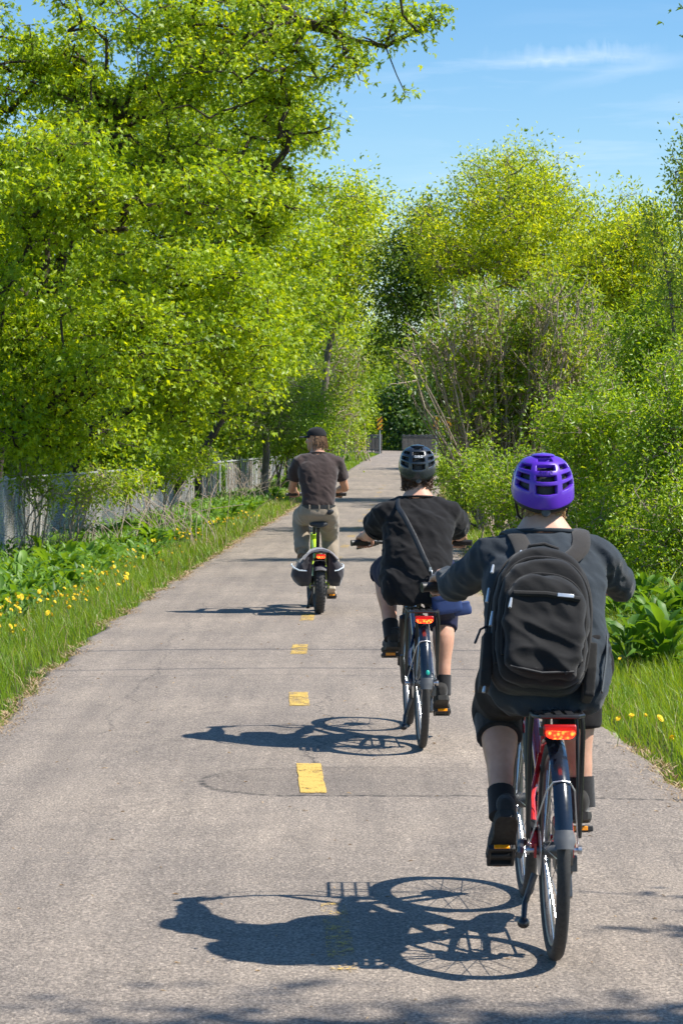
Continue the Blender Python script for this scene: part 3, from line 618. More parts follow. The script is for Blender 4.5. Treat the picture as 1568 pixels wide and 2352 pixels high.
plant('poplar_tree', 'slender pale green tree with upright sprays at the right picture edge', 'tree', (4.75, 33, 0.2),
      [[(4.75, 33, 0.2), (4.7, 33, 2.5), (4.6, 33, 4.2), (4.65, 33, 5.2)], [(4.7, 33, 1.5), (4.4, 32.8, 3), (4.25, 32.8, 4.2)]],
      [blob(1548, 430, 32.8, 26, 110, 0.3), blob(1505, 540, 32.8, 26, 90, 0.3), blob(1590, 380, 33, 40, 130, 0.4), blob(1540, 640, 32.8, 50, 100, 0.4), blob(1600, 560, 33, 50, 150, 0.4), blob(1570, 800, 32.5, 45, 90, 0.4)],
      210, 26, 0.06, L_PALE, B_GREY, spread=(0.09, 0.09, 0.16), tw=0.5, rmax=0.05, r_twig=0.004, leafup=0.3, droopd=-0.2, axup=1.4)
YM = 1.0
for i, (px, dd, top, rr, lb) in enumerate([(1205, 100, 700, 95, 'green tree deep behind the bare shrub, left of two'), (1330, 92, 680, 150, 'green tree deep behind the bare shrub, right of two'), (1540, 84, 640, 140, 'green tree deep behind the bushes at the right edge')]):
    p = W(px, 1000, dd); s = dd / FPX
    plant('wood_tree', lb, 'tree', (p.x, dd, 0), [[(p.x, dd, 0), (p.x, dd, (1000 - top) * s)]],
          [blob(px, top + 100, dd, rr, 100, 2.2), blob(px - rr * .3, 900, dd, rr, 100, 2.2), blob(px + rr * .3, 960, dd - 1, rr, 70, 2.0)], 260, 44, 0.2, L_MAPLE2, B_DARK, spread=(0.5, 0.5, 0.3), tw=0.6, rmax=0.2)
def smooth_path(pts, rs, sub=5):
    pts = [Vector(p) for p in pts]; P, Rr = [], []
    for i in range(len(pts) - 1):
        p0, p1, p2, p3 = pts[max(i - 1, 0)], pts[i], pts[i + 1], pts[min(i + 2, len(pts) - 1)]
        for k in range(sub):
            u = k / sub; u2, u3 = u * u, u * u * u
            P.append(.5 * ((2 * p1) + (p2 - p0) * u + (2 * p0 - 5 * p1 + 4 * p2 - p3) * u2 + (3 * p1 - p0 - 3 * p2 + p3) * u3)); w_ = u2 * (3 - 2 * u); Rr.append(rs[i] * (1 - w_) + rs[i + 1] * w_)
    P.append(pts[-1]); Rr.append(rs[-1]); return P, Rr
# the bare-stemmed shrub
sb = W(1190, 1130, 44); d = 44
stems = []
for i in range(110):
    u = i / 109; a = (u - 0.5) * 2
    b0 = (2.95 + 0.42 * a + RNG.normal() * 0.14, 44 + RNG.normal() * 0.5, 0.08)
    px = 1205 + 262 * a + RNG.normal() * 24; py = 650 + 195 * abs(a) ** 2.4 + abs(RNG.normal()) * 110
    tip = W(px, py, 44 + RNG.normal() * 0.9)
    m1 = (b0[0] + (tip.x - b0[0]) * 0.42, b0[1] + (tip.y - b0[1]) * 0.4, b0[2] + (tip.z - b0[2]) * 0.40)
    m2 = (b0[0] + (tip.x - b0[0]) * 0.78, b0[1] + (tip.y - b0[1]) * 0.75, b0[2] + (tip.z - b0[2]) * 0.74)
    stems.append([b0, m1, m2, tuple(tip)])
def bare_shrub(label, base, stems, nsh, leafn):
    base = np.array(base); A, E, R = [], [], []; tips = []
    def line(pts, r0, r1):
        o = len(A)
        for i, p in enumerate(pts):
            A.append(p); R.append(r0 + (r1 - r0) * i / (len(pts) - 1))
            if i: E.append((o + i - 1, o + i))
    for st in stems:
        P, _ = smooth_path(st, [1] * len(st), 4); P = [np.array(p) + RNG.normal(size=3) * 0.02 for p in P]; line(P, RNG.uniform(.018, .028), .008); tips.append(P[-1])
        nP = len(P)
        for k in range(nsh):
            u = RNG.uniform(.28, .98); i = min(int(u * (nP - 1)), nP - 2); p = P[i] + (P[i + 1] - P[i]) * RNG.random(); 
            if p[0] * FPX / p[1] + 784 < 1065 and 1000 - (p[2] - 1.7) * FPX / p[1] > 885: continue
            t_ = P[i + 1] - P[i]; t_ = t_ / np.linalg.norm(t_)
            dr = t_ + RNG.normal(size=3) * 0.58 + np.array([0, 0, .25]); dr /= np.linalg.norm(dr); ln = RNG.uniform(.3, .95) * (1.15 - .5 * u); q = [p]
            for j in range(3): dr = dr + np.array([0, 0, .16]) + RNG.normal(size=3) * .10; dr /= np.linalg.norm(dr); q.append(q[-1] + dr * ln / 3)
            line(q, .012, .0055); tips.append(q[-1])
            if RNG.random() < .8:
                d2 = dr + RNG.normal(size=3) * .6; d2 /= np.linalg.norm(d2); line([q[1], q[1] + d2 * .14, q[1] + d2 * .3 + np.array([0, 0, .05])], .006, .004); tips.append(q[1] + d2 * .3)
    A = np.array(A); v, F = edges_geo(A, np.array(E), np.array(R), 4)
    root = empty('bare_shrub', base); tag(root, label, 'shrub'); mkobj('stems', np_mesh('stems', v - base, F, B_TAN), None, root, smooth=True, angle=0)
    tips = np.array(tips); tips = tips[RNG.random(len(tips)) < .92]; n = len(tips) * leafn; C = np.repeat(tips, leafn, 0); off = RNG.normal(size=(n, 3)) * .055
    D = nrm(off + np.array([0, 0, .02])) + RNG.normal(size=(n, 3)) * .4; Nn = np.array([.3, -.3, .6]) + RNG.normal(size=(n, 3)) * .5; Ln = RNG.uniform(.06, .12, n)
    T = np.clip(.5 + np.repeat(RNG.normal(0, .2, len(tips)), leafn) + RNG.normal(0, .15, n), 0, 1)
    v, F, T = leaves_geo(C + off * .6, D, Nn, Ln, Ln * .42, tint=T); mkobj('crown', np_mesh('crown', v - base, F, L_SUMAC, T), None, root, smooth=False)
bare_shrub('big shrub of bare grey brown stems with small new leaves right of the path', (3.0, 44, 0.0), stems, 20, 7)
# leafy bushes right of the path
def bush(label, base, blobs, n, nl, leaf=0.05, mat=None, **k):
    return thicket(label, base, blobs, n, nl, leaf, mat or L_BUSH, B_TAN, k.pop('stems', 16), k.pop('sp', (0.11, 0.11, 0.11)), r_twig=k.pop('r_twig', 0.0038), rm=0.02, name='leafy_bush', axup=0.9, bough=(k.pop('nb', 60), 0.3, 0.36), **k)
bush('dense small leaved bush right of the purple helmet, topped by pale sprays', (3.1, 31.5, 0.05), [blob(1390, 1010, 30.5, 110, 130, 0.5), blob(1330, 1180, 30, 80, 110, 0.45), blob(1440, 1190, 29.5, 110, 120, 0.5), blob(1350, 1010, 31, 90, 70, 0.4)], 400, 48, 0.055)
bush('dense small leaved bush at the right picture edge above the broad leaved plants', (4.1, 29.5, 0.05), [blob(1540, 1010, 29, 110, 150, 0.5), blob(1500, 1220, 28, 100, 110, 0.4), blob(1580, 1180, 28, 90, 130, 0.45), blob(1530, 860, 29.5, 80, 90, 0.45)], 460, 48, 0.052)
bush('taller leafy bush behind, between the bare shrub and the right edge', (4.3, 36, 0.05), [blob(1520, 870, 35, 80, 110, 0.6), blob(1410, 1000, 35, 90, 80, 0.6), blob(1545, 760, 35.5, 60, 100, 0.5), blob(1320, 1030, 34.5, 70, 60, 0.5), blob(1490, 760, 36, 60, 90, 0.5), blob(1560, 680, 36, 50, 80, 0.5)], 620, 46, 0.06, nb=90)
bush('low bright green bush at the foot of the bare shrub', (2.55, 38.5, 0.05), [blob(1150, 1130, 38, 70, 60, 0.5), blob(1220, 1120, 37.5, 80, 70, 0.5), blob(1100, 1090, 39, 50, 45, 0.4), blob(1250, 1190, 35, 60, 70, 0.4)], 300, 44, 0.055, sp=(0.13, 0.13, 0.11))
bush('low shaded bush just right of the black helmet', (2.2, 47, 0.05), [blob(1060, 1080, 46.5, 45, 40, 0.5), blob(1085, 1120, 44, 40, 40, 0.4)], 120, 40, 0.06)
bush('green bush by the grey post near the bridge on the right', (6.6, 125, 0.4), [blob(1078, 1015, 122, 30, 34, 1.0), blob(1085, 960, 124, 30, 40, 1.0)], 130, 40, 0.13, sp=(0.3, 0.3, 0.25), r_twig=0.008)
bush('leafy roadside bush further back between bare shrub and bridge', (4.9, 86, 0.25), [blob(1110, 1005, 84, 42, 50, 0.8), blob(1120, 930, 85, 45, 50, 0.8)], 170, 40, 0.10, sp=(0.22, 0.22, 0.2), r_twig=0.006)
# trees standing beside the path outside the picture whose branches shade it
plant('roadside_tree', 'young tree beside the path just outside the right picture edge', 'tree', (5.6, 32.6, 0.1), [[(5.6, 32.6, 0.1), (5.6, 32.6, 5), (5.5, 32.6, 9.2)]],
      [(5.6, 32.6, 7.6, 0.8, 0.35, 1.6), (5.5, 32.2, 5, 0.9, 0.3, 0.9, .6)], 60, 20, 0.11, L_MAPLE, B_GREY, spread=(0.26, 0.22, 0.15), lk='maple', tw=1.0, rmax=0.09)
plant('roadside_tree', 'young tree beside the path to the right of the nearest rider', 'tree', (5.0, 8.6, 0.1), [[(5.0, 8.6, 0.1), (5.0, 8.55, 3), (4.95, 8.5, 6.0)]],
      [(5.2, 8.6, 3.9, 0.6, 0.10, 0.5), (5.4, 8.25, 4.5, 0.5, 0.08, 0.5), (5.3, 7.85, 4.4, 0.6, 0.08, 0.55), (5.5, 7.5, 4.7, 0.5, 0.06, 0.5)], 95, 28, 0.09, L_MAPLE, B_GREY, spread=(0.2, 0.045, 0.1), lk='maple', tw=1.0, rmax=0.03)
plant('roadside_tree', 'young tree beside the path right of the camera', 'tree', (6.2, 6.2, 0.1), [[(6.2, 6.2, 0.1), (6.2, 6.2, 4), (6.1, 6.2, 8.2)]],
      [(6.0, 6.0, 6.3, 1.3, 0.4, 1.5), (5.6, 5.8, 5, 0.9, 0.4, 0.9)], 150, 40, 0.10, L_MAPLE, B_GREY, spread=(0.24, 0.2, 0.14), lk='maple', tw=1.0, rmax=0.08)

# ------------------------------------------------------------------ grass, weeds, flowers
def grass_patch(name, label, pts, h, wdt, tint, mat, lean=0.35, gust=(-0.12, 0.05)):
    n = len(pts); H = h * (0.55 + 0.75 * RNG.random(n)); a = RNG.random(n) * 2 * np.pi
    S = np.stack([np.cos(a), np.sin(a), np.zeros(n)], 1) * (wdt * (0.6 + 0.8 * RNG.random(n)))[:, None]
    ln = RNG.normal(size=(n, 2)) * lean + np.array(gust)
    up = np.stack([ln[:, 0] * H, ln[:, 1] * H, H], 1)
    P = pts; M = P + up * np.array([0.35, 0.35, 0.58]); T = P + up
    v = np.stack([P - S, P + S, M + S * 0.7, M - S * 0.7, T], 1).reshape(-1, 3)
    f = np.array([[0, 1, 2], [0, 2, 3], [3, 2, 4]])
    F = (np.arange(n)[:, None, None] * 5 + f[None]).reshape(-1, 3)
    o = mkobj(name, np_mesh(name, v, F, mat, np.repeat(np.clip(tint, 0, 1), 5)), None, None, smooth=False)
    return tag(o, label, kind='stuff')
def verge_pts(n, y0, y1, s0, s1, side, ypow=1.0, spow=1.0):
    y = y0 + (y1 - y0) * RNG.random(n) ** ypow; s = s0 + (s1 - s0) * RNG.random(n) ** spow
    ew = np.interp(y, _ey, _el if side < 0 else _er)
    x = pc(y) + side * (ew + s)
    return np.stack([x, y, gz(x, y) - 0.01], 1), s
_ey = np.arange(0, 200, 0.1); _el = np.array([edge_w(y, -1) for y in _ey]); _er = np.array([edge_w(y, 1) for y in _ey])
def tn(n, m=0.5, s=0.2, pts=None):
    b = RNG.normal(m, s, n)
    if pts is not None: b += np.array([0.3 * _vn(p[0], p[1], 0.8, 5) + 0.25 * _vn(p[0], p[1], 3.1, 8) for p in pts])
    return b
for side, nm in ((-1, 'left'), (1, 'right')):
    P1, s1 = verge_pts(60000, 5, 30, -0.03, 2.6 if side < 0 else 1.9, side, 1.0)
    P2, s2 = verge_pts(32000, 30, 75, -0.03, 2.4 if side < 0 else 1.8, side, 1.25)
    P3, s3 = verge_pts(12000, 75, 146, -0.05, 1.7, side, 1.1)
    P = np.concatenate([P1, P2, P3]); s = np.concatenate([s1, s2, s3])
    hh = np.where(s < 0.18, 0.07, 0.13) + 0.06 * np.clip(s - 0.5, 0, 1)
    hh = hh * (1 + 0.5 * np.array([_vn(p[0], p[1], 0.9, 2) for p in P]))
    wd = np.clip(P[:, 1] / 30 * 0.0035, 0.0024, 0.011)
    tt = tn(len(P), 0.52, 0.2, P)
    grass_patch('grass', 'grass verge on the %s side of the path' % nm, P, hh, wd, tt, L_GRASS)
    # dry straw-coloured fringe lying along the asphalt edge
    PF, sf = verge_pts(19000, 6, 70, -0.13, 0.07, side, 1.5); PF = PF[np.array([_vn(p[0], p[1], 1.7, 6) for p in PF]) + RNG.normal(0, .15, len(PF)) > -0.12]; PF[:, 2] += 0.03
    grass_patch('dead_grass', 'dry tan grass fringe along the %s path edge' % nm, PF, np.full(len(PF), 0.026), np.clip(PF[:, 1] / 30 * 0.005, 0.004, 0.010), RNG.normal(0.6, 0.25, len(PF)), L_DEAD, lean=1.6)
for side, nm in ((-1, 'left'), (1, 'right')):
    PD, _ = verge_pts(5200, 11, 80, 0.05, 2.2, side, 1.3); grass_patch('dry_grass', 'dry straw coloured blades standing in the %s verge' % nm, PD, np.full(len(PD), 0.19), np.clip(PD[:, 1] / 30 * 0.0025, 0.0016, 0.006), RNG.normal(0.45, 0.25, len(PD)), L_DEAD, lean=0.45)
# rough low growth carrying on under the trees, far from the path
Pn = []
for side, a, b in ((-1, 2.4, 9), (1, 1.7, 8)):
    q, _ = verge_pts(13000, 10, 130, a, b, side, 1.2); Pn.append(q)
Pn = np.concatenate(Pn)
grass_patch('undergrowth', 'rough green undergrowth below the trees', Pn, 0.22 + 0.1 * RNG.random(len(Pn)), np.full(len(Pn), 0.016), tn(len(Pn), 0.35, 0.2), L_GRASS, lean=0.5)

# broad leaved weeds: a few leaf rosettes shared by many plants
def weed_mesh(nl, size, wr=0.42, rise=0.9):
    a = RNG.random(nl) * 2 * np.pi; el = RNG.uniform(0.25, 1.25, nl) * rise
    D = np.stack([np.cos(a) * np.cos(el), np.sin(a) * np.cos(el), np.sin(el)], 1)
    hgt = RNG.random(nl) * size * 0.9
    P = np.stack([np.cos(a) * 0.03, np.sin(a) * 0.03, hgt], 1) + D * 0.03
    Nn = np.array([0, 0, 1.0]) + RNG.normal(size=(nl, 3)) * 0.15 - D * 0.2
    Ln = size * RNG.uniform(0.55, 1.1, nl)
    v, F, T = leaves_geo(P, D, Nn, Ln, Ln * wr, fold=0.16, kind='long', tint=np.clip(RNG.normal(0.5, 0.22, nl), 0, 1), droop=0.3)
    return np_mesh('leaves', v, F, L_WEED, T, True)
WEED = [weed_mesh(n_, s_) for n_, s_ in ((30, 0.19), (36, 0.17), (26, 0.20), (40, 0.16), (32, 0.18))]
n_w = 0
for i in range(300):
    y = 21.5 + 36 * (RNG.random() ** 1.4); s = (1.05 + 1.9 * RNG.random()) if y < 33 else (0.75 + 1.9 * RNG.random())
    s += 0.35 * _vn(y, 0, 0.5, 4)
    x = float(pc(y)) - HW - s
    if (x * FPX / y + 784) < -40: continue
    o = bpy.data.objects.new('broad_leaved_weed', WEED[i % 5]); COL.objects.link(o)
    o.location = (x, y, float(gz(x, y)) - 0.02); o.rotation_euler = (RNG.normal() * .12, RNG.normal() * .12, RNG.random() * 6.28); k = RNG.uniform(0.75, 1.35); o.scale = (k, k, k * RNG.uniform(.85, 1.2))
    tag(o, 'broad leaved green weed in the band between left grass verge and fence', 'plant', 'weeds along the fence')
for i in range(46):
    y = 60 + 60 * RNG.random(); s = 0.7 + 1.2 * RNG.random(); x = float(pc(y)) - HW - s
    o = bpy.data.objects.new('broad_leaved_weed', WEED[i % 5]); COL.objects.link(o)
    o.location = (x, y, float(gz(x, y)) - 0.02); o.rotation_euler = (0, 0, RNG.random() * 6.28); k = RNG.uniform(1.0, 1.6); o.scale = (k, k, k)
    tag(o, 'green weed on the far left bank beyond the man', 'plant', 'weeds on the far left bank')

# the weeds' smaller leaves between the plants, too many to count
nq = 15000; yq = 21 + 50 * RNG.random(nq) ** 1.2; sq = 0.8 + 2.6 * RNG.random(nq); xq = pc(yq) - HW - sq; aq = RNG.random(nq) * 6.28; eq = RNG.uniform(0.1, 1.2, nq)
Dq = np.stack([np.cos(aq) * np.cos(eq), np.sin(aq) * np.cos(eq), np.sin(eq)], 1); Pq = np.stack([xq, yq, gz(xq, yq) + 0.02 + RNG.random(nq) * (0.15 + 0.12 * np.clip(sq - 1, 0, 2))], 1)
v_, F_, T_ = leaves_geo(Pq, Dq, np.array([0.1, -0.2, 1.0]) + RNG.normal(size=(nq, 3)) * 0.3, RNG.uniform(0.08, 0.15, nq), RNG.uniform(0.035, 0.06, nq), fold=.15, tint=np.clip(RNG.normal(.45, .25, nq), 0, 1))
tag(mkobj('weeds', np_mesh('weeds', v_, F_, L_WEED, T_), None, None, smooth=False), 'low green weeds filling the ground between the broad leaved plants', kind='stuff')
# large leaved plants at the right, every leaf its own piece
def big_leaf(ln, wd):
    m = MB(); n = 8; prof = [0.06, 0.45, 0.85, 1.0, 0.95, 0.78, 0.5, 0.22, 0.0]
    rows = []
    for i in range(n + 1):
        u = i / n; y = ln * u * math.cos(u * 0.7); z = ln * 0.10 * math.sin(u * 2.4) - ln * 0.22 * u * u
        h = wd / 2 * prof[i]
        rows.append([(-h, y, z + h * 0.35 + 0.006 * math.sin(u * 19)), (-h * .5, y, z + h * 0.2), (0, y, z), (h * .5, y, z + h * 0.2), (h, y, z + h * 0.35 - 0.006 * math.sin(u * 17))])
    vs = [p for r_ in rows for p in r_]
    m.add(vs, [(i * 5 + k, i * 5 + k + 1, (i + 1) * 5 + k + 1, (i + 1) * 5 + k) for i in range(n) for k in range(4)])
    return m.mesh('leaf')
BIG = []
for i in range(4):
    me = big_leaf(0.25 + 0.03 * i, 0.085 + 0.012 * (i % 2)); a = me.attributes.new('tint', 'FLOAT', 'POINT'); a.data.foreach_set('value', [0.05 + 0.16 * i] * len(me.vertices)); me.materials.append(L_WEED); me.shade_smooth(); BIG.append(me)
for i, (px, py, dd, k, lb) in enumerate([(1450, 1545, 18.3, 1.0, 'broad leaved plant nearest the path right of the backpack'), (1530, 1560, 18.0, 1.15, 'big broad leaved plant at the right picture edge, lower of two'),
                                         (1500, 1450, 20.6, 1.0, 'broad leaved plant behind the nearest one at the right'), (1570, 1440, 20.8, 1.1, 'big broad leaved plant at the right picture edge, upper of two'),
                                         (1420, 1420, 22.5, 0.85, 'smaller broad leaved plant under the dense bush'), (1480, 1390, 24, 0.9, 'broad leaved plant at the foot of the right edge bush')]):
    x = (px - 784) * dd / FPX; r = empty('broad_leaved_plant', (x, dd, float(gz(x, dd)) - 0.02), RNG.random() * 6); tag(r, lb, 'plant')
    st = MB()
    for j in range(42):
        a = j * 2.399 + RNG.normal() * 0.2; lvl = j / 42
        el = math.radians(8 + 58 * lvl + RNG.normal() * 8); r0 = 0.05 + 0.05 * (1 - lvl); h0 = (0.05 + 0.24 * lvl) * k
        o = bpy.data.objects.new('leaf', BIG[int(RNG.integers(4))]); COL.objects.link(o); o.parent = r
        o.location = (math.cos(a) * r0, math.sin(a) * r0, h0); o.rotation_euler = (el, RNG.normal() * 0.25, a - math.pi / 2); s_ = k * RNG.uniform(0.75, 1.15); o.scale = (s_, s_, s_)
        st.tube([(0, 0, 0), (math.cos(a) * r0, math.sin(a) * r0, h0)], 0.004, 4)
    st.obj('stem', L_WEED, r)

# dandelions
M_DAND = simple('dandelion_yellow', (0.85, 0.60, 0.015), 0.7, var=0.1)
M_STEM = simple('dandelion_stem', (0.13, 0.2, 0.04), 0.6)
def dandelion_mesh():
    m = MB(); n = 14
    for lay, (r, z, k) in enumerate(((0.021, 0.000, 12), (0.016, 0.006, 10), (0.009, 0.011, 7))):
        for i in range(k):
            a = 2 * math.pi * i / k + lay * 0.3; b = math.pi / k * 0.9
            c, s = math.cos, math.sin
            m.add([(0.002 * c(a), 0.002 * s(a), z - 0.002), (r * .8 * c(a - b), r * .8 * s(a - b), z + 0.003), (r * c(a), r * s(a), z + 0.004), (r * .8 * c(a + b), r * .8 * s(a + b), z + 0.003)], [(0, 1, 2, 3)])
    m.ell((0, 0, -0.004), (0.008, 0.008, 0.008), nu=6, nv=4)
    return m.mesh('flower_head')
FH = dandelion_mesh(); FH.materials.append(M_DAND)
sm = MB().tube([(0, 0, 0), (0.01, 0, 0.08), (0.0, 0, 0.16)], 0.0022, 4).mesh('stem'); sm.materials.append(M_STEM)
def dandelion(x, y, h, label, group):
    o = bpy.data.objects.new('dandelion', sm); COL.objects.link(o); o.location = (x, y, float(gz(x, y))); o.scale = (1, 1, h / 0.16); o.rotation_euler = (RNG.normal() * .12, RNG.normal() * .12, RNG.random() * 6)
    f = bpy.data.objects.new('flower_head', FH); COL.objects.link(f); f.parent = o; f.location = (0, 0, 0.16); k = RNG.uniform(0.72, 1.08); f.scale = (k, k, k / (h / 0.16)); f.rotation_euler = (0.35 + RNG.normal() * .3, RNG.normal() * .3, 0)
    tag(o, label, 'flower', group)
def scatter_d(n, y0, y1, s0, s1, side, label, group, clumps):
    cs = [(y0 + (y1 - y0) * RNG.random(), s0 + (s1 - s0) * RNG.random()) for _ in range(clumps)]
    for i in range(n):
        if RNG.random() < 0.78:
            c_ = cs[int(RNG.integers(clumps))]; y = c_[0] + RNG.normal() * (y1 - y0) * 0.045; s = c_[1] + RNG.normal() * 0.12
        else: y = y0 + (y1 - y0) * RNG.random(); s = s0 + (s1 - s0) * RNG.random()
        s = max(s, 0.18); x = float(pc(y)) + side * (HW + s)
        dandelion(x, y, RNG.uniform(0.19, 0.29), label, group)
scatter_d(110, 19.2, 24.0, 0.25, 0.95, -1, 'yellow dandelion in the grass left of the path, nearer cluster', 'near left dandelions', 9)
scatter_d(50, 24, 34, 0.22, 0.8, -1, 'yellow dandelion in the grass left of the path, middle stretch', 'middle left dandelions', 8)
scatter_d(80, 36, 50, 0.25, 0.85, -1, 'yellow dandelion on the left verge beyond the weeds', 'far left dandelions', 8)
scatter_d(20, 55, 95, 0.25, 1.1, -1, 'yellow dandelion on the left verge past the man', 'distant left dandelions', 7)
scatter_d(40, 38, 80, 0.25, 1.2, 1, 'yellow dandelion on the right verge beside the black helmet', 'far right dandelions', 9)
for i, (px, py) in enumerate([(1398, 1492), (1385, 1525), (1432, 1487), (1413, 1640), (1440, 1633), (1495, 1632), (1520, 1640), (1548, 1690)]):
    dd = 9690 / (py - 1000 + 75); x = (px - 784) * dd / FPX
    dandelion(x, dd, 0.19, 'yellow dandelion in the grass right of the nearest rider', 'near right dandelions')

# scraps of leaf and straw on the asphalt
nl_ = 420; yl = 7 + 30 * RNG.random(nl_) ** 1.3; xl = pc(yl) + RNG.uniform(-1, 1, nl_) ** 1 * 1.7; al_ = RNG.random(nl_) * 6.28
zl = np.array([path_z(a, b) for a, b in zip(xl, yl)]) + 0.004
v_, F_, T_ = leaves_geo(np.stack([xl, yl, zl], 1), np.stack([np.cos(al_), np.sin(al_), np.zeros(nl_)], 1), np.array([0, 0, 1.0]) + RNG.normal(size=(nl_, 3)) * .2, RNG.uniform(.01, .035, nl_), RNG.uniform(.004, .012, nl_), fold=.2, tint=RNG.random(nl_))
tag(mkobj('leaf_litter', np_mesh('leaf_litter', v_, F_, L_DEAD, T_), None, None, smooth=False), 'scraps of dry leaf and straw lying on the asphalt', kind='stuff')

# dead stalks and brambles by the fence
for i, (px, py, dd, n, lb) in enumerate([(430, 1090, 39, 46, 'dead tan stalks and brambles in front of the fence'), (560, 1040, 62, 50, 'dead tan grass clump by the far fence panel'), (215, 1130, 37, 36, 'dry brambles on the fence at the far left'), (590, 1020, 70, 40, 'dry tan stalks standing behind the far fence end')]):
    A_, E_ = [], []; k = 0; bx = W(px, py, dd)
    for j in range(n):
        x = bx.x + RNG.normal() * 0.42; y = dd + RNG.normal() * 0.35; z = float(gz(x, y)); h = RNG.uniform(0.4, 1.15)
        dirx, diry = RNG.normal() * 0.5, RNG.normal() * 0.3; m = 5
        for q in range(m + 1):
            u = q / m; A_.append((x + dirx * u * u * h + RNG.normal() * .012, y + diry * u * h, z + h * (u - 0.28 * u * u * abs(dirx)))); 
            if q: E_.append((k - 1, k))
            k += 1
    rr = np.full(k, 0.0046)
    v_, f_ = edges_geo(np.array(A_), np.array(E_), rr, 4)
    o = mkobj('dead_brambles', np_mesh('dead_brambles', v_, f_, B_TAN), None); tag(o, lb, kind='stuff')

# ------------------------------------------------------------------ chain link fence with slats
M_GALV = simple('galvanised_steel', (0.40, 0.405, 0.40), 0.6, 0.35, var=0.25)
t = NT('weathered_slat'); co = t.new('ShaderNodeTexCoord').outputs['Object']; oi = t.new('ShaderNodeObjectInfo').outputs['Random']
mpn = t.new('ShaderNodeMapping', {'Vector': co, 'Scale': (14, 14, 1.5)}).outputs[0]
n_ = t.noise(mpn, 6, 5, 0.7)
c = t.ramp(oi, [(0.0, (0.26, 0.21, 0.165)), (0.35, (0.36, 0.335, 0.30)), (0.75, (0.44, 0.43, 0.415)), (1.0, (0.36, 0.39, 0.42))])
c = t.mix(1.0, c, t.ramp(n_, [(0.25, (0.5, 0.47, 0.43)), (0.65, (1.15, 1.15, 1.15))]), 'MULTIPLY')
M_SLAT = t.done(t.pbr(c, 0.8, 0, t.bump(n_, 0.4, 0.004), 0.2))
fy = np.array([29, 38, 55, 80, 104.]); fx = np.array([-5.05, -5.1, -4.1, -2.55, -1.3]); ft = np.array([1.06, 1.03, 0.98, 0.96, 1.02])
def fpt(y): return float(np.interp(y, fy, fx)), float(np.interp(y, fy, ft))
fen = empty('chain_link_fence', (fpt(36)[0], 36, float(gz(fpt(36)[0], 36)))); tag(fen, 'grey chain link fence with weathered slats behind the weeds on the left', 'fence')
fo = Vector(fen.location)
def fm(m, name, mat, **k): 
    m.v = [tuple(Vector(p) - fo) for p in m.v]; return m.obj(name, mat, fen, **k)
rail = MB(); rail.tube([(fpt(y)[0], y, fpt(y)[1]) for y in np.arange(29, 104, 2.5)], 0.024, 6); fm(rail, 'top_rail', M_GALV)
yy = 29.0
while yy < 104:
    x, tz = fpt(yy); m = MB(); g = float(gz(x, yy)) - 0.1; m.cyl((x - .035, yy, g), (x - .035, yy, tz + .03), 0.03, n=8); m.ell((x - .035, yy, tz + .03), (.034, .034, .022), nu=8, nv=5); fm(m, 'post', M_GALV); yy += 3.0
slat_me = MB().box((0, 0, 0.5), (0.012, 0.088, 1.0)).mesh('slat'); slat_me.materials.append(M_SLAT)
yy = 29.2; ns = 0; far = MB()
while yy < 103:
    x, tz = fpt(yy); x2 = fpt(yy + .1)[0]; g = float(gz(x, yy)) - 0.05; hgt = tz - 0.03 - g
    if RNG.random() > 0.10 and _vn(yy, 0, 0.55, 3.3) < 0.16 and not (38.4 < yy < 39.4):
        hh = hgt * RNG.uniform(0.96, 1.0); rz = math.atan2(-(x2 - x), 0.1)
        if ns < 290:
            o = bpy.data.objects.new('slat', slat_me); COL.objects.link(o); o.parent = fen; o.location = Vector((x, yy, g)) - fo; o.scale = (1, 1, hh); o.rotation_euler = (RNG.normal() * .012, RNG.normal() * .015, rz)
        else: far.box((x, yy, g + hh / 2), (0.012, 0.1, hh))
        ns += 1
    yy += 0.098 if yy < 57.5 else 0.11
o = fm(far, 'slat', M_SLAT); tag(o, kind='stuff')
wire = MB(); pitch = 0.075
ymax = 60.0; y0 = 29.0
k = 0
while y0 < ymax:
    for sgn in (1, -1):
        pts = []
        for (u, zf) in ((0, 0), (1, 1)):
            y = y0 + (u if sgn > 0 else 1 - u) * 1.15; x, tz = fpt(y); g = float(gz(x, y)); pts.append((x + 0.018 + 0.003 * sgn, y, g + zf * (tz - g - 0.02)))
        wire.tube(pts, 0.0032, 3, caps=False)
    y0 += pitch; k += 1
fm(wire, 'wire_mesh', M_GALV)

# ------------------------------------------------------------------ bridge, signs, wires
M_WOOD = barkmat('grey_timber', (0.12, 0.10, 0.085), (0.27, 0.235, 0.20), 10)
def railing(side, label, ys_):
    r = empty('bridge_railing', (float(pc(ys_[0])) + side * 1.66, ys_[0], float(pz(ys_[0])))); tag(r, label, 'railing'); o0 = Vector(r.location)
    P = [Vector((float(pc(y)) + side * 1.66, y, float(pz(y)))) - o0 for y in ys_]
    for i, p in enumerate(P):
        if i % 6 == 0: MB().box(p + V(0, 0, .56), (.12, .12, 1.16)).obj('post', M_WOOD, r, bevel=.01)
    for h in (1.06, 0.95, 0.14):
        m = MB(); m.tube([p + V(-side * .02, 0, h) for p in P], 0.045, 4, flat=((0, 0, 1), .45)); m.obj('rail', M_WOOD, r, smooth=False)
    for a, b in zip(P[:-1], P[1:]):
        for u in (0.25, 0.75):
            q = a + (b - a) * u; MB().box(q + V(-side * .05, 0, .55), (.03, .1, .84)).obj('baluster', M_WOOD, r, smooth=False)
railing(1, 'weathered grey wooden bridge railing where the path bends away', list(np.arange(147, 172, 0.5)))
railing(-1, 'wooden bridge railing on the left side of the bend', list(np.arange(149, 166, 0.5)))
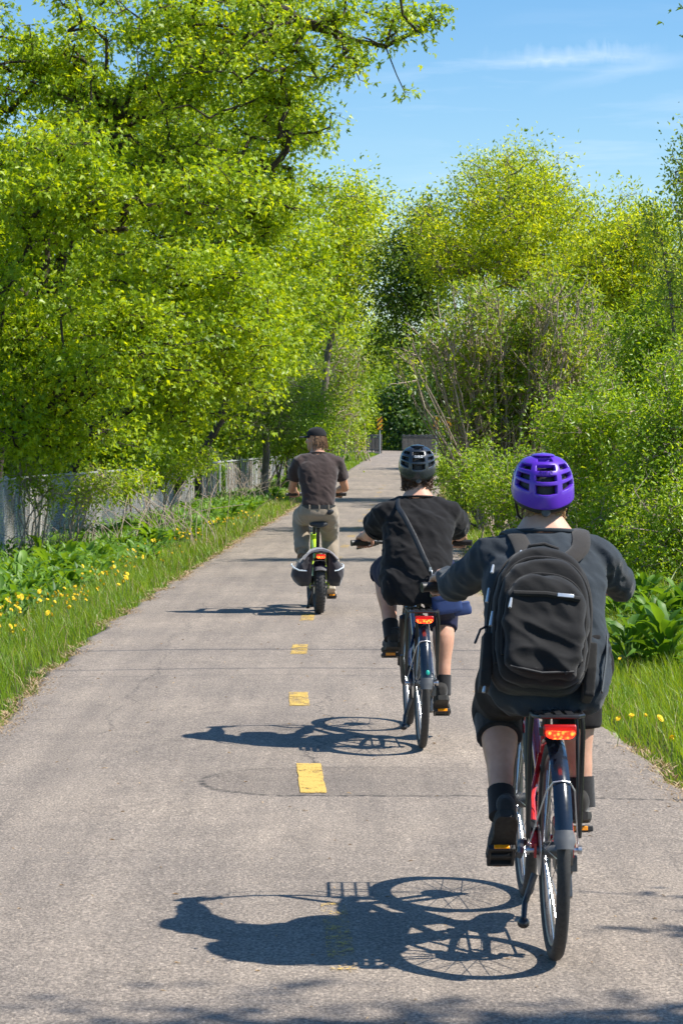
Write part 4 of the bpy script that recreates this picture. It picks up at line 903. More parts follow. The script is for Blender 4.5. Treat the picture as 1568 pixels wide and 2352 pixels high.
t = NT('hazard_sign_face'); co = t.new('ShaderNodeTexCoord').outputs['Object']; s_ = t.new('ShaderNodeSeparateXYZ', {0: co})
at_ = t.new('ShaderNodeAttribute', attribute_name='slope').outputs['Fac']
ph = t.math('FRACT', t.math('MULTIPLY', t.math('ADD', s_.outputs[2], t.math('MULTIPLY', s_.outputs[0], at_)), 3.6))
M_HAZ = t.done(t.pbr(t.mix(t.math('GREATER_THAN', ph, 0.45), (0.015, 0.014, 0.013), (0.92, 0.36, 0.01)), 0.45))
def hazard(px, py, dd, hpx, slope, label, wd=0.3):
    c_ = W(px, py, dd); g = float(gz(c_.x, dd)); r = empty('hazard_sign', (c_.x, dd, g)); tag(r, label, 'sign')
    hh = hpx * dd / FPX
    m = MB(); m.box((0, -0.03, c_.z - g), (wd, .004, hh)); o = m.obj('panel', M_HAZ, r, smooth=False); a_ = o.data.attributes.new('slope', 'FLOAT', 'POINT'); a_.data.foreach_set('value', [slope] * len(o.data.vertices))
    MB().cyl((0, 0, -0.1), (0, 0, c_.z - g + hh / 2), 0.028, n=8).obj('post', M_GALV, r)
hazard(872, 972, 145, 30, -1.0, 'orange and black striped hazard sign left of the bridge')
hazard(1001, 971, 144, 30, 1.0, 'orange and black striped hazard sign right of the bridge')
hazard(1029, 973, 138, 26, 1.0, 'orange and black striped sign half hidden by the bare shrub')
p = W(1034, 1035, 116); MB().cyl((0, 0, -.1), (0, 0, 1.2), .035, n=8).obj('marker_post', M_GALV, loc=(p.x, 116, float(gz(p.x, 116))))
tag(bpy.context.scene.objects['marker_post'], 'thin grey steel post on the right verge before the bridge', 'post')
for yy, rad, lb in ((17.0, .015, 'nearer overhead cable crossing high above the path'), (18.6, .02, 'farther overhead cable crossing high above the path')):
    m = MB(); m.tube([(x, yy, 7.4 + 0.0022 * x * x) for x in np.linspace(-32, 32, 33)], rad, 6); o = m.obj('overhead_cable', simple('cable_black', (.03, .03, .03), .6)); tag(o, lb, 'cable')
for sx_, lb in ((-32, 'wooden utility pole far left outside the picture'), (32, 'wooden utility pole far right outside the picture')):
    r = empty('utility_pole', (sx_, 17.8, -0.8)); tag(r, lb, 'pole')
    MB().cyl((0, 0, -.2), (0, 0, 11), .16, .11, 10).obj('shaft', B_GREY, r); MB().box((0, 0, 10.45), (.1, 2.4, .12)).obj('crossarm', B_GREY, r, smooth=False)
# ------------------------------------------------------------------ materials for riders and bicycles
M_RUB = simple('tyre_rubber', (0.035, 0.034, 0.033), 0.75, var=0.3, scale=60, bump=0.4, bscale=260)
M_RUBB = simple('tyre_brown_wall', (0.075, 0.062, 0.045), 0.8, var=0.3, scale=60)
M_BLK = simple('black_satin_metal', (0.018, 0.018, 0.02), 0.38, 0.0, var=0.2)
M_BLKP = simple('black_plastic', (0.022, 0.022, 0.023), 0.55, var=0.25)
M_ALU = simple('brushed_alloy', (0.55, 0.56, 0.58), 0.32, 0.95, var=0.12)
M_DALU = simple('dark_alloy', (0.12, 0.125, 0.13), 0.4, 0.8, var=0.15)
M_RED = simple('red_frame_paint', (0.52, 0.012, 0.014), 0.22, var=0.08, **{'Coat Weight': 0.6})
M_NAVY = simple('navy_frame_paint', (0.014, 0.022, 0.055), 0.25, var=0.1, **{'Coat Weight': 0.6})
M_LIME = simple('lime_frame_paint', (0.42, 0.62, 0.02), 0.28, var=0.08, **{'Coat Weight': 0.5})
M_FEND = simple('dark_blue_fender', (0.010, 0.014, 0.022), 0.22, var=0.15, **{'Coat Weight': 0.5})
M_FLAP = simple('grey_rubber_flap', (0.07, 0.075, 0.082), 0.6, var=0.2)
M_AMB = simple('amber_reflector', (0.95, 0.33, 0.01), 0.2, var=0.25, scale=160)
M_SILV = simple('silver_trim', (0.62, 0.64, 0.66), 0.4, 0.6, var=0.1)
M_WHITE = simple('reflective_white', (0.6, 0.66, 0.7), 0.45, var=0.06)
M_TEAL = simple('teal_sticker', (0.02, 0.40, 0.30), 0.35)
t = NT('lit_tail_light'); co = t.new('ShaderNodeTexCoord').outputs['Object']
v_ = t.new('ShaderNodeTexVoronoi', {'Vector': co, 'Scale': 75.0}).outputs['Distance']
pp = t.pbr((0.6, 0.02, 0.01), 0.2); t.l.new(t.ramp(v_, [(0.22, (1.0, 0.24, 0.03)), (0.55, (1.0, 0.02, 0.005))]), pp.inputs['Emission Color']); pp.inputs['Emission Strength'].default_value = 2.0
M_TAIL = t.done(pp)
M_REDL = simple('red_lens', (0.35, 0.01, 0.008), 0.25)
def skinmat(name, col, red=0.12):
    t = NT(name); co = t.new('ShaderNodeTexCoord').outputs['Object']
    a = t.noise(co, 9, 4); b = t.noise(co, 60, 4)
    c = t.mix(1.0, col, t.ramp(a, [(0.3, (0.88, 0.80, 0.77)), (0.7, (1.06, 1.04, 1.02))]), 'MULTIPLY')
    c = t.mix(1.0, c, t.ramp(b, [(0.3, (0.95, 0.92, 0.9)), (0.7, (1.04, 1.03, 1.02))]), 'MULTIPLY')
    p = t.pbr(c, 0.55, 0, t.bump(b, 0.12, 0.003), 0.4)
    p.inputs['Subsurface Weight'].default_value = 0.15; p.inputs['Subsurface Radius'].default_value = (0.01, 0.004, 0.002); p.inputs['Subsurface Scale'].default_value = 0.5
    return t.done(p)
M_SKIN1 = skinmat('fair_skin', (0.60, 0.37, 0.27)); M_SKIN2 = skinmat('fair_pink_skin', (0.60, 0.35, 0.25)); M_SKIN3 = skinmat('tanned_skin', (0.52, 0.29, 0.19))
M_SOCK = cloth('black_sock', (0.014, 0.014, 0.016)); M_SHOE = cloth('dark_shoe_mesh', (0.028, 0.026, 0.024), var=0.35); M_SOLE = simple('black_shoe_sole', (0.03, 0.029, 0.027), 0.8, var=0.3)
M_EYE = simple('eye_white', (0.75, 0.72, 0.7), 0.2)

# ------------------------------------------------------------------ bicycle
def arc_pts(c, R, a0, a1, n, x=0.0): return [V(x, c[1] + R * math.cos(a0 + (a1 - a0) * i / n), c[2] + R * math.sin(a0 + (a1 - a0) * i / n)) for i in range(n + 1)]
def wheel(parent, c, R, rt, mat, disc=True, tread=0, nsp=28, hubr=0.022):
    w_ = empty('wheel', c); w_.parent = parent
    m = MB(); m.torus((0, 0, 0), R - rt, rt, 72, 12, rx=rt * 0.96); m.obj('tyre', mat, w_)
    if tread:
        m = MB()
        for i in range(tread):
            a = 2 * math.pi * i / tread
            for k, (xo, rr) in enumerate(((-.55, .80), (0, 1.0), (.55, .80))):
                aa = a + (k % 2) * math.pi / tread; e = V(0, math.cos(aa), math.sin(aa)); R3 = Matrix.Rotation(aa - math.pi / 2, 3, 'X')
                m.box(e * (R - rt + rt * rr * 0.99) + V(xo * rt, 0, 0), (rt * .5, R * 0.05, 0.008), R3)
        m.obj('tread', mat, w_, smooth=False)
    m = MB(); m.torus((0, 0, 0), R - 2 * rt - 0.004, 0.011, 60, 8, rx=min(rt * .62, .024)); m.obj('rim', M_DALU, w_)
    m = MB(); hw = 0.03
    for i in range(nsp):
        a = 2 * math.pi * i / nsp; a2 = a + (0.42 if i % 4 < 2 else -0.42); sx = hw if i % 2 else -hw
        m.tube([(sx, hubr * math.cos(a), hubr * math.sin(a)), (sx * .1, (R - 2 * rt - .008) * math.cos(a2), (R - 2 * rt - .008) * math.sin(a2))], 0.0017, 3, caps=False)
    m.obj('spokes', M_ALU, w_)
    m = MB(); m.tube([(-.055, 0, 0), (-.035, 0, 0), (-.034, 0, 0), (.034, 0, 0), (.035, 0, 0), (.055, 0, 0)], [hubr * .7, hubr * .7, hubr * 1.25, hubr * 1.25, hubr * .7, hubr * .7], 14); m.obj('hub', M_DALU, w_)
    if disc:
        m = MB(); m.tube([(-.046, 0, 0), (-.048, 0, 0)], 0.08, 28); m.obj('brake_disc', M_ALU, w_)
    return w_
def fender(parent, c, R, a0, a1, wd, mat, name='fender'):
    m = MB(); n = 26; rings = []
    for i in range(n + 1):
        a = a0 + (a1 - a0) * i / n; e = V(0, math.cos(a), math.sin(a)); k = 9; row = []
        for j in range(k):
            u = -1 + 2 * j / (k - 1); row.append(Vector(c) + e * (R - 0.016 * u * u * (wd / .03)) + V(u * wd, 0, 0))
        for j in range(k):
            u = 1 - 2 * j / (k - 1); row.append(Vector(c) + e * (R - 0.003 - 0.016 * u * u * (wd / .03)) + V(u * wd * .95, 0, 0))
        rings.append(row)
    m.loft(rings); return m.obj(name, mat, parent)

def pedal(parent, p, pitch, side):
    r = empty('pedal', p); r.parent = parent; r.rotation_euler = (-pitch, 0, 0)
    m = MB(); m.box((0, 0.045, 0), (.09, .012, .020)); m.box((0, -0.045, 0), (.09, .012, .020)); m.box((.04, 0, 0), (.012, .09, .018)); m.box((-.04, 0, 0), (.012, .09, .018)); m.cyl((-.05, 0, 0), (.05, 0, 0), .009, n=8)
    m.obj('cage', M_BLKP, r, bevel=.003)
    MB().box((0, -.0525, 0), (.052, .005, .015)).obj('reflector', M_AMB, r, bevel=.002)
    MB().box((0, .0525, 0), (.052, .005, .015)).obj('reflector', M_AMB, r, bevel=.002)
    return r

def bicycle(C):
    b = empty('bicycle', C['loc'], C['rz']); tag(b, C['label'], 'bicycle')
    R, rt, wb = C['R'], C['rt'], C['wb']; ra, fa = V(0, 0, R), V(0, wb, R); bb = V(*C['bb']); fm_ = C['frame']
    wheel(b, ra, R, rt, C['tyre'], tread=C.get('tread', 0)); wheel(b, fa, R, rt, C['tyre'], tread=C.get('tread', 0))
    st_top = V(0, C['seat_y'] + 0.06, C['st_top']); hb, ht = V(0, *C['head'][0]), V(0, *C['head'][1]); q = C.get('tube', 1.0)
    m = MB(); m.tube([bb, st_top], .018 * q, 12); m.tube([hb, bb + V(0, .02, .03)], [.026 * q, .028 * q], 12); m.tube([ht * .6 + hb * .4, bb * (1 - C['top_f']) + st_top * C['top_f']], .02 * q, 12); m.tube([hb, ht], .024 * q, 14); m.cyl(bb + V(-.04, 0, 0), bb + V(.04, 0, 0), .026, n=16)
    for s in (-1, 1):
        dx = s * (.06 if rt < .04 else .085)
        m.tube([bb + V(s * .03, -.02, 0), bb * .55 + ra * .45 + V(dx * .9, 0, 0), ra + V(dx, 0, 0)], [.013, .012, .010], 8)
        m.tube([st_top * .8 + bb * .2 + V(s * .015, 0, 0), (st_top * .8 + bb * .2) * .5 + ra * .5 + V(dx * .95, 0, .01), ra + V(dx, 0, .01)], [.009, .010, .012], 8)
        m.box(ra + V(dx, 0, 0), (.008, .035, .045))
    m.obj('frame', fm_, b)
    # fork, stem, handlebar
    m = MB(); cr = hb + (hb - ht).normalized() * .02; m.tube([cr + V(-.05, 0, 0), cr + V(.05, 0, 0)], .02, 10)
    for s in (-1, 1): m.tube([cr + V(s * .05, 0, 0), cr * .5 + fa * .5 + V(s * .055, 0, 0), fa + V(s * .055, 0, 0)], [.019, .017, .013], 10)
    m.obj('fork', C.get('fork', M_BLK), b)
    bc = V(C.get('bar_x', 0), C['bar_y'], C['bar_z']); hw = C['bar_hw']
    m = MB(); m.tube([ht, ht + (ht - hb).normalized() * .04, bc], .016, 10); m.obj('stem', M_BLK, b)
    bar = []
    for s in (-1, 1):
        gi, go = bc + V(s * (hw - .13), -.05, .01), bc + V(s * hw, -.085, .005)
        C['grip_%d' % s] = (gi, go)
    gL, gR = C['grip_-1'], C['grip_1']
    m = MB(); m.tube([gL[1], gL[0], bc + V(-.09, 0, .005), bc + V(0, 0, -.005), bc + V(.09, 0, .005), gR[0], gR[1]], .0115, 10); ho = m.obj('handlebar', M_BLK, b)
    for s in (-1, 1):
        gi, go = C['grip_%d' % s]; m = MB(); m.tube([gi, gi + (go - gi) * .96, go], [.0165, .0175, .019], 12); m.obj('grip', C.get('gripmat', M_BLKP), ho)
        ax = (go - gi).normalized(); k = gi - ax * .015
        m = MB(); m.tube([k + V(0, .01, -.005), k + V(0, .045, -.02), k + ax * .06 + V(0, .06, -.03), k + ax * .115 + V(0, .05, -.035)], [.008, .0055, .005, .006], 8); m.cyl(k - ax * .012, k + ax * .012, .02, n=12); m.obj('brake_lever', M_DALU, ho)
        m = MB(); m.tube([k + V(0, .04, -.02), k - ax * .06 + V(0, .10, .0), V(s * .03, bc.y + .1, bc.z - .09), hb + V(s * .03, .03, .05)], .003, 6); m.obj('cable', M_BLKP, ho)
    # cranks, chainring, chain
    ca = C['crank']; cv = V(0, math.cos(ca), math.sin(ca)) * C.get('cl', .168)
    m = MB(); m.tube([bb + V(.045, 0, 0), bb + V(.05, 0, 0)], .085, 30); m.torus(bb + V(.048, 0, 0), .085, .004, 44, 6); m.obj('chainring', M_DALU, b)
    C['ped'] = {}
    for s, k in ((1, 1), (-1, -1)):
        e = bb + V(s * .085, 0, 0) + cv * k; m = MB(); m.tube([bb + V(s * .06, 0, 0), bb + V(s * .07, 0, 0) + cv * k * .1, e], [.016, .015, .011], 8); m.obj('crank_arm', M_DALU, b)
        p = e + V(s * .062, 0, 0); C['ped'][s] = p; pedal(b, p, C['pitch'][s], s)
    m = MB(); m.torus(ra + V(.048, 0, 0), .045, .012, 30, 6); m.torus(ra + V(.042, 0, 0), .06, .008, 30, 6); m.obj('cassette', M_DALU, b)
    m = MB(); m.tube([bb + V(.048, 0, .087), ra + V(.048, 0, .05)], .0045, 4); m.tube([bb + V(.048, 0, -.087), ra + V(.05, .06, -.14)], .0045, 4); m.obj('chain', M_DALU, b)
    if C.get('derail', True):
        m = MB(); m.box(ra + V(.065, .01, -.045), (.022, .03, .05)); m.box(ra + V(.055, .03, -.11), (.012, .03, .1), Matrix.Rotation(-.4, 3, 'X')); m.cyl(ra + V(.05, .05, -.145), ra + V(.062, .05, -.145), .02, n=14); m.cyl(ra + V(.05, .015, -.06), ra + V(.062, .015, -.06), .02, n=14); m.obj('derailleur', M_DALU, b, bevel=.002)
    m = MB(); m.box(ra + V(-.062, .06, .055), (.026, .04, .06), Matrix.Rotation(.6, 3, 'X')); m.obj('brake_caliper', M_BLK, b, bevel=.006)
    m = MB(); m.cyl(ra + V(-.085, 0, 0), ra + V(.085, 0, 0), .008, n=8); m.cyl(ra + V(-.09, 0, 0), ra + V(-.078, 0, 0), .014, n=10); m.cyl(ra + V(.078, 0, 0), ra + V(.09, 0, 0), .014, n=10); m.obj('axle', M_ALU, b)
    # seat
    sp = V(0, C['seat_y'], C['seat_z'])
    m = MB(); m.tube([st_top + (bb - st_top) * .15, sp + V(0, .02, -.06)], C.get('post_r', .0145), 12); m.cyl(st_top - V(0, 0, .012), st_top + V(0, 0, .014), .024 * q, n=14); m.obj('seatpost', C.get('postmat', M_BLK), b)
    m = MB(); rings = []
    for y, hw_, dz, th in ((-.125, .055, -.004, .018), (-.11, .083, .004, .026), (-.06, .088, .004, .03), (0, .066, -.004, .028), (.06, .036, -.008, .025), (.12, .024, -.010, .022), (.145, .012, -.014, .012)):
        rings.append([sp + V(hw_ * math.copysign(abs(math.cos(a)) ** .8, math.cos(a)), y, dz - .02 + th * math.sin(a)) for a in [2 * math.pi * k / 18 for k in range(18)]])
    m.loft(rings); so = m.obj('saddle', M_BLKP, b)
    m = MB()
    for s in (-1, 1): m.tube([sp + V(s * .022, -.09, -.03), sp + V(s * .022, -.03, -.055), sp + V(s * .022, .05, -.055), sp + V(s * .012, .1, -.03)], .0035, 6)
    m.obj('saddle_rail', M_DALU, so)
    # mudguards
    fw = C['fender_w']; fo_ = fender(b, ra, R + .018, math.radians(62), math.radians(C['fend_end']), fw, C['fendmat'])
    fender(b, fa, R + .018, math.radians(20), math.radians(175), fw, C['fendmat'])
    a = math.radians(C['fend_end']); e = V(0, math.cos(a), math.sin(a)); tng = V(0, -math.sin(a), math.cos(a)); q0 = ra + e * (R + .02)
    m = MB(); rows = []
    for i in range(6):
        u = i / 5; wdt = fw * (1 + .22 * math.sin(u * 2.2)) * (1 if u < .8 else .86); c_ = q0 + tng * (.06 * u - .012) + e * (.01 * u + .002)
        rows.append([c_ + V(wdt * x_, 0, 0) - e * (.012 * x_ * x_) for x_ in (-1, -.5, 0, .5, 1)] + [c_ + V(wdt * x_, 0, 0) - e * (.012 * x_ * x_ + .003) for x_ in (1, .5, 0, -.5, -1)])
    m.loft(rows); m.obj('mud_flap', M_FLAP, b)
    sa = math.radians(C.get('stay_a', 128)); e = V(0, math.cos(sa), math.sin(sa))
    m = MB()
    for s in (-1, 1): m.tube([ra + e * (R + .022) , ra + e * (R + .016) + V(s * fw * .9, 0, 0), ra + e * (R - .03) + V(s * (fw + .016), 0, 0), ra + V(s * .078, 0, .02)], .0026, 6)
    m.obj('fender_stay', M_SILV, b)
    if 'sticker' in C:
        a2 = math.radians(C['sticker']); e2 = V(0, math.cos(a2), math.sin(a2)); m = MB(); m.ell(ra + e2 * (R + .0185) + V(.008, 0, 0), (.010, .0035, .014), Matrix.Rotation(a2 - math.pi, 3, 'X'), 10, 6); m.obj('sticker', M_TEAL, b)
    # rack
    rz_, rw = C['rack_z'], C['rack_w']; y0, y1 = C['rack_y']
    m = MB(); m.tube([(-rw, y1, rz_), (-rw, y0 + .03, rz_), (-rw + .02, y0, rz_), (rw - .02, y0, rz_), (rw, y0 + .03, rz_), (rw, y1, rz_), (rw * .4, y1 + .06, rz_ - .01), (-rw * .4, y1 + .06, rz_ - .01), (-rw, y1, rz_)], .007, 8)
    for x_ in (-rw * .45, 0, rw * .45): m.box((x_, (y0 + y1) / 2, rz_ + .004), (rw * .28, (y1 - y0), .008))
    m.box((0, y0 + .06, rz_ - .001), (rw * 2, .03, .006)); m.box((0, y1 - .06, rz_ - .001), (rw * 2, .03, .006))
    ro = m.obj('rack', M_BLK, b)
    m = MB()
    for s in (-1, 1):
        m.tube([(s * rw, y0 + .10, rz_), (s * (rw + .006), y0 + .10, rz_ - .06), (s * .082, .0, R + .04)], .008, 8); m.tube([(s * rw, y1 - .06, rz_), (s * (rw + .004), y1 - .08, rz_ - .08), (s * .082, .015, R + .05)], .006, 8)
    m.obj('rack_strut', M_BLK, b)
    lw, lh = C['light']; m = MB(); rr = []
    for (y_, k_) in ((0.0, .96), (-.012, 1.0), (-.024, .96), (-.031, .8)):
        rr.append([V(lw * k_ * math.copysign(abs(math.cos(a_)) ** .45, math.cos(a_)), C['light_y'] + y_, C['light_z'] + lh * k_ * math.copysign(abs(math.sin(a_)) ** .6, math.sin(a_)) - .006 * (math.cos(a_) ** 2 - 1) * -1) for a_ in [2 * math.pi * k / 24 for k in range(24)]])
    m.loft(rr); m.obj('tail_light', M_TAIL, b)
    MB().box((0, C['light_y'] + .012, C['light_z'] + .006), (lw * 2.25, .024, lh * 3.0)).obj('light_housing', M_REDL, b, bevel=.006)
    # kickstand
    k0 = V(-.05, .12 if rt < .04 else .3, R * .72); m = MB(); m.tube([k0, k0 + V(-.035, -.03, -.09), k0 + V(-.045, -.10, -.135)] if C.get('kick', 1) else [k0, k0 + V(-.03, -.1, -.05)], [.012, .010, .009], 8); m.ell(k0 + V(-.046, -.108, -.138), (.02, .03, .018)); m.obj('kickstand', M_BLK, b)
    if C.get('battery', True):
        m = MB(); a_, c_ = bb + V(0, .1, .09), hb + V(0, -.03, .0); m.tube([a_ * .95 + c_ * .05, a_ * .15 + c_ * .85], [.036, .034], 10); m.obj('battery', M_BLKP, b)
    if C.get('front_rack'):
        m = MB(); z_ = R * 2 + .10; m.tube([(-.1, wb - .12, z_), (-.1, wb + .17, z_), (.1, wb + .17, z_), (.1, wb - .12, z_), (-.1, wb - .12, z_)], .007, 6)
        for x_ in (-.05, 0, .05): m.tube([(x_, wb - .12, z_), (x_, wb + .17, z_)], .005, 6)
        m.tube([(-.1, wb + .02, z_), (.1, wb + .02, z_)], .006, 6)
        for s in (-1, 1): m.tube([(s * .1, wb, z_), (s * .06, wb, R + .02)], .006, 6)
        m.obj('front_rack', M_BLK, b)
    return b

B1 = dict(loc=(0.68, 7.97, path_z(.68, 7.97) + .002), rz=math.radians(0.6), label='red framed city bicycle with black rack nearest the camera', R=.35, rt=.022, wb=1.09, bb=(0, .46, .30), seat_y=.19, seat_z=.905, st_top=.70, head=((.88, .66), (.83, .84)), top_f=.45,
          frame=M_RED, tyre=M_RUB, crank=math.radians(6), pitch={1: .2, -1: .75}, bar_y=.955, bar_z=1.135, bar_hw=.365, bar_x=-.02, fender_w=.028, fend_end=163, fendmat=M_FEND, stay_a=136, rack_z=.80, rack_w=.078, rack_y=(-.20, .13), light=(.046, .0125), light_y=-.215, light_z=.752, front_rack=True)
bicycle(B1)
B2 = dict(B1, loc=(0.43, 13.33, path_z(.43, 13.33) + .002), rz=math.radians(2.0), label='dark blue framed city bicycle with glowing tail light in the middle', frame=M_NAVY, crank=math.radians(-76), pitch={1: .35, -1: .2}, bar_y=.93, bar_z=1.06, bar_hw=.345, bar_x=0.0, rack_z=.745, rack_y=(-.2, .12), light_z=.703, light=(.044, .0105), sticker=166, fend_end=172, front_rack=False, stay_a=138, tyre=M_RUB, gripmat=M_BLKP)
bicycle(B2)
B3 = dict(loc=(-0.21, 23.35, path_z(-.21, 23.35) + .002), rz=math.radians(4.0), label='lime green compact fat tyre bicycle farthest ahead', R=.262, rt=.05, wb=1.05, bb=(0, .42, .285), seat_y=.14, seat_z=.855, st_top=.60, head=((.83, .56), (.78, .72)), top_f=.5, tube=1.5, post_r=.017,
          frame=M_LIME, tyre=M_RUB, tread=46, crank=math.radians(-82), pitch={1: .35, -1: .1}, cl=.155, bar_y=.74, bar_z=1.10, bar_hw=.29, bar_x=.01, fender_w=.052, fend_end=138, fendmat=M_FEND, stay_a=120, rack_z=.585, rack_w=.07, rack_y=(-.25, .06), light=(.040, .012), light_y=-.265, light_z=.548, battery=True, kick=1)
bicycle(B3)

# ------------------------------------------------------------------ figure tools
def ering(c, hw, hd, n=28, p=2.3, tilt=0.0, back=0.0):
    o = []
    for k in range(n):
        a = 2 * math.pi * k / n; ca, sa = math.cos(a), math.sin(a)
        x = hw * math.copysign(abs(ca) ** (2 / p), ca); y = hd * math.copysign(abs(sa) ** (2 / p), sa)
        o.append(V(c[0] + x, c[1] + y, c[2] + y * tilt + (back if y < 0 else 0) * (-y / hd)))
    return o
def limb(m, pts, rs, n=16, sub=5):
    P, Rr = smooth_path(pts, rs, sub); m.tube(P, Rr, n)
def ik(a, b, l1, l2, pole):
    a, b = Vector(a), Vector(b); d_ = b - a; L_ = min(d_.length, (l1 + l2) * .999); u = d_.normalized()
    x = (l1 * l1 - l2 * l2 + L_ * L_) / (2 * L_); h = math.sqrt(max(l1 * l1 - x * x, 1e-8)); pl = Vector(pole); pl = (pl - u * pl.dot(u)).normalized()
    return a + u * x + pl * h
def fused(m, name, mat, parent, voxel=.007, it=6, wr=None, fac=.5):
    "closed pieces fused into one continuous skin, then relaxed"
    me = m.mesh(name + '_src'); o = bpy.data.objects.new(name + '_src', me); COL.objects.link(o)
    bm = bmesh.new(); bm.from_mesh(me); bmesh.ops.recalc_face_normals(bm, faces=bm.faces); bm.to_mesh(me); bm.free()
    r = o.modifiers.new('r', 'REMESH'); r.mode = 'VOXEL'; r.voxel_size = voxel; r.adaptivity = 0
    if it: s = o.modifiers.new('s', 'SMOOTH'); s.iterations = it; s.factor = fac
    dg = bpy.context.evaluated_depsgraph_get(); ev = o.evaluated_get(dg); nm = bpy.data.meshes.new_from_object(ev); nm.name = name
    bpy.data.objects.remove(o); bpy.data.meshes.remove(me); nm.materials.clear()
    if wr:
        n = len(nm.vertices); co = np.empty(n * 3, np.float32); nm.vertices.foreach_get('co', co); co = co.reshape(-1, 3); no = np.empty(n * 3, np.float32); nm.vertices.foreach_get('normal', no); no = no.reshape(-1, 3)
        dsp = np.array([wr(Vector(c)) for c in co.tolist()], np.float32); nm.vertices.foreach_set('co', (co + no * dsp[:, None]).ravel()); nm.update()
    return mkobj(name, nm, mat, parent, True, 0)
def wrinkle(amp, sx, sy, sz, seed, fine=0.35, bias=0.5):
    def f(p):
        q = V(p.x * sx + p.z * sx * .35, p.y * sy, p.z * sz + p.x * sz * .3) + V(seed, 0, 0)
        a = mnoise.noise(q + V(0, 0, 1.3 * mnoise.noise(q * .5))); a = 1 - 2 * abs(a)
        b = mnoise.noise(q * 2.3 + V(7, 3, 1))
        return amp * ((a - bias) * .8 + b * fine)
    return f

def folds(amp, seed, hem):
    a_ = wrinkle(amp, 7, 6, 6, seed, .5); b_ = wrinkle(amp * .55, 15, 13, 17, seed + 4, .4)
    def f(p):
        k = max(0, min(1, (hem - p.z) / .14)); an = math.atan2(p.y - .12, p.x)
        return a_(p) + b_(p) + k * .007 * math.sin(an * 9 + 2.5 * mnoise.noise(V(an * 2, p.z * 6, seed)))
    return f
def hand(m, wrist, gi, go, side):
    "a closed hand: palm on the grip, four fingers of different length curled round it, thumb below"
    ax = (go - gi).normalized(); c0 = gi + (go - gi) * .45; wrist = Vector(wrist)
    f = V(0, 1, 0); f = (f - ax * f.dot(ax)).normalized(); u = f.cross(ax); u = u if u.z > 0 else -u
    def on(a, r, s): return c0 + ax * s + f * (r * math.cos(a)) + u * (r * math.sin(a))
    D = math.radians
    kn = [on(D(70), .040, s) for s in (-.030, -.010, .010, .029)]
    limb(m, [wrist, wrist * .45 + on(D(110), .036, 0) * .55, on(D(95), .037, 0)], [.026, .030, .030], 12, 4)
    for s in (-.026, -.009, .009, .026): limb(m, [wrist + ax * s * .4, on(D(105), .036, s * .9), on(D(70), .034, s)], [.014, .0125, .011], 8, 3)
    for s, ln in ((-.031, 1.0), (-.0105, 1.08), (.0105, 1.0), (.031, .84)):
        limb(m, [on(D(75), .034, s), on(D(28), .033, s), on(D(-22 * ln), .030, s * 1.02), on(D(-70 * ln), .028, s * 1.02), on(D(-108 * ln), .027, s)], [.0108, .010, .0092, .0085, .0072], 8, 3)
    limb(m, [wrist * .6 + c0 * .4 - ax * .025, on(D(160), .034, -.040), on(D(205), .030, -.044), on(D(250), .028, -.040)], [.013, .0115, .010, .008], 8, 3)

def head(m, c, yaw, sc=1.0, pitch=0.0):
    R3 = Matrix.Rotation(yaw, 3, 'Z') @ Matrix.Rotation(pitch, 3, 'X'); c = Vector(c)
    def P(x, y, z): return c + R3 @ V(x * sc, y * sc, z * sc)
    prof = [(-.118, .050, .018, .026), (-.108, .040, .034, .045), (-.085, .030, .050, .062), (-.055, .016, .060, .076), (-.02, .006, .067, .087), (.015, .0, .0715, .093), (.05, -.003, .071, .092), (.08, -.004, .061, .079), (.102, -.005, .040, .052), (.111, -.005, .016, .02)]
    m.loft([[P(hw * math.copysign(abs(math.cos(a)) ** .9, math.cos(a)), y0 + hd * math.sin(a), z) for a in [2 * math.pi * k / 26 for k in range(26)]] for z, y0, hw, hd in prof])
    limb(m, [P(0, .085, .012), P(0, .103, -.018), P(0, .108, -.034)], [.010, .013, .015], 8, 3)      # nose
    for s in (-1, 1):
        m.ell(P(s * .075, -.005, -.012), (.010 * sc, .018 * sc, .031 * sc), R3 @ Matrix.Rotation(s * .35, 3, 'Z'), 12, 8)   # ears
        m.ell(P(s * .013, .085, -.066), (.016 * sc, .010 * sc, .006 * sc), R3, 10, 6); m.ell(P(s * .03, .083, .022), (.024 * sc, .012 * sc, .007 * sc), R3, 10, 6); m.ell(P(s * .045, .055, -.025), (.022, .022, .02), R3, 10, 6)
    m.ell(P(0, .083, -.076), (.021 * sc, .011 * sc, .006 * sc), R3, 10, 6)
    return P

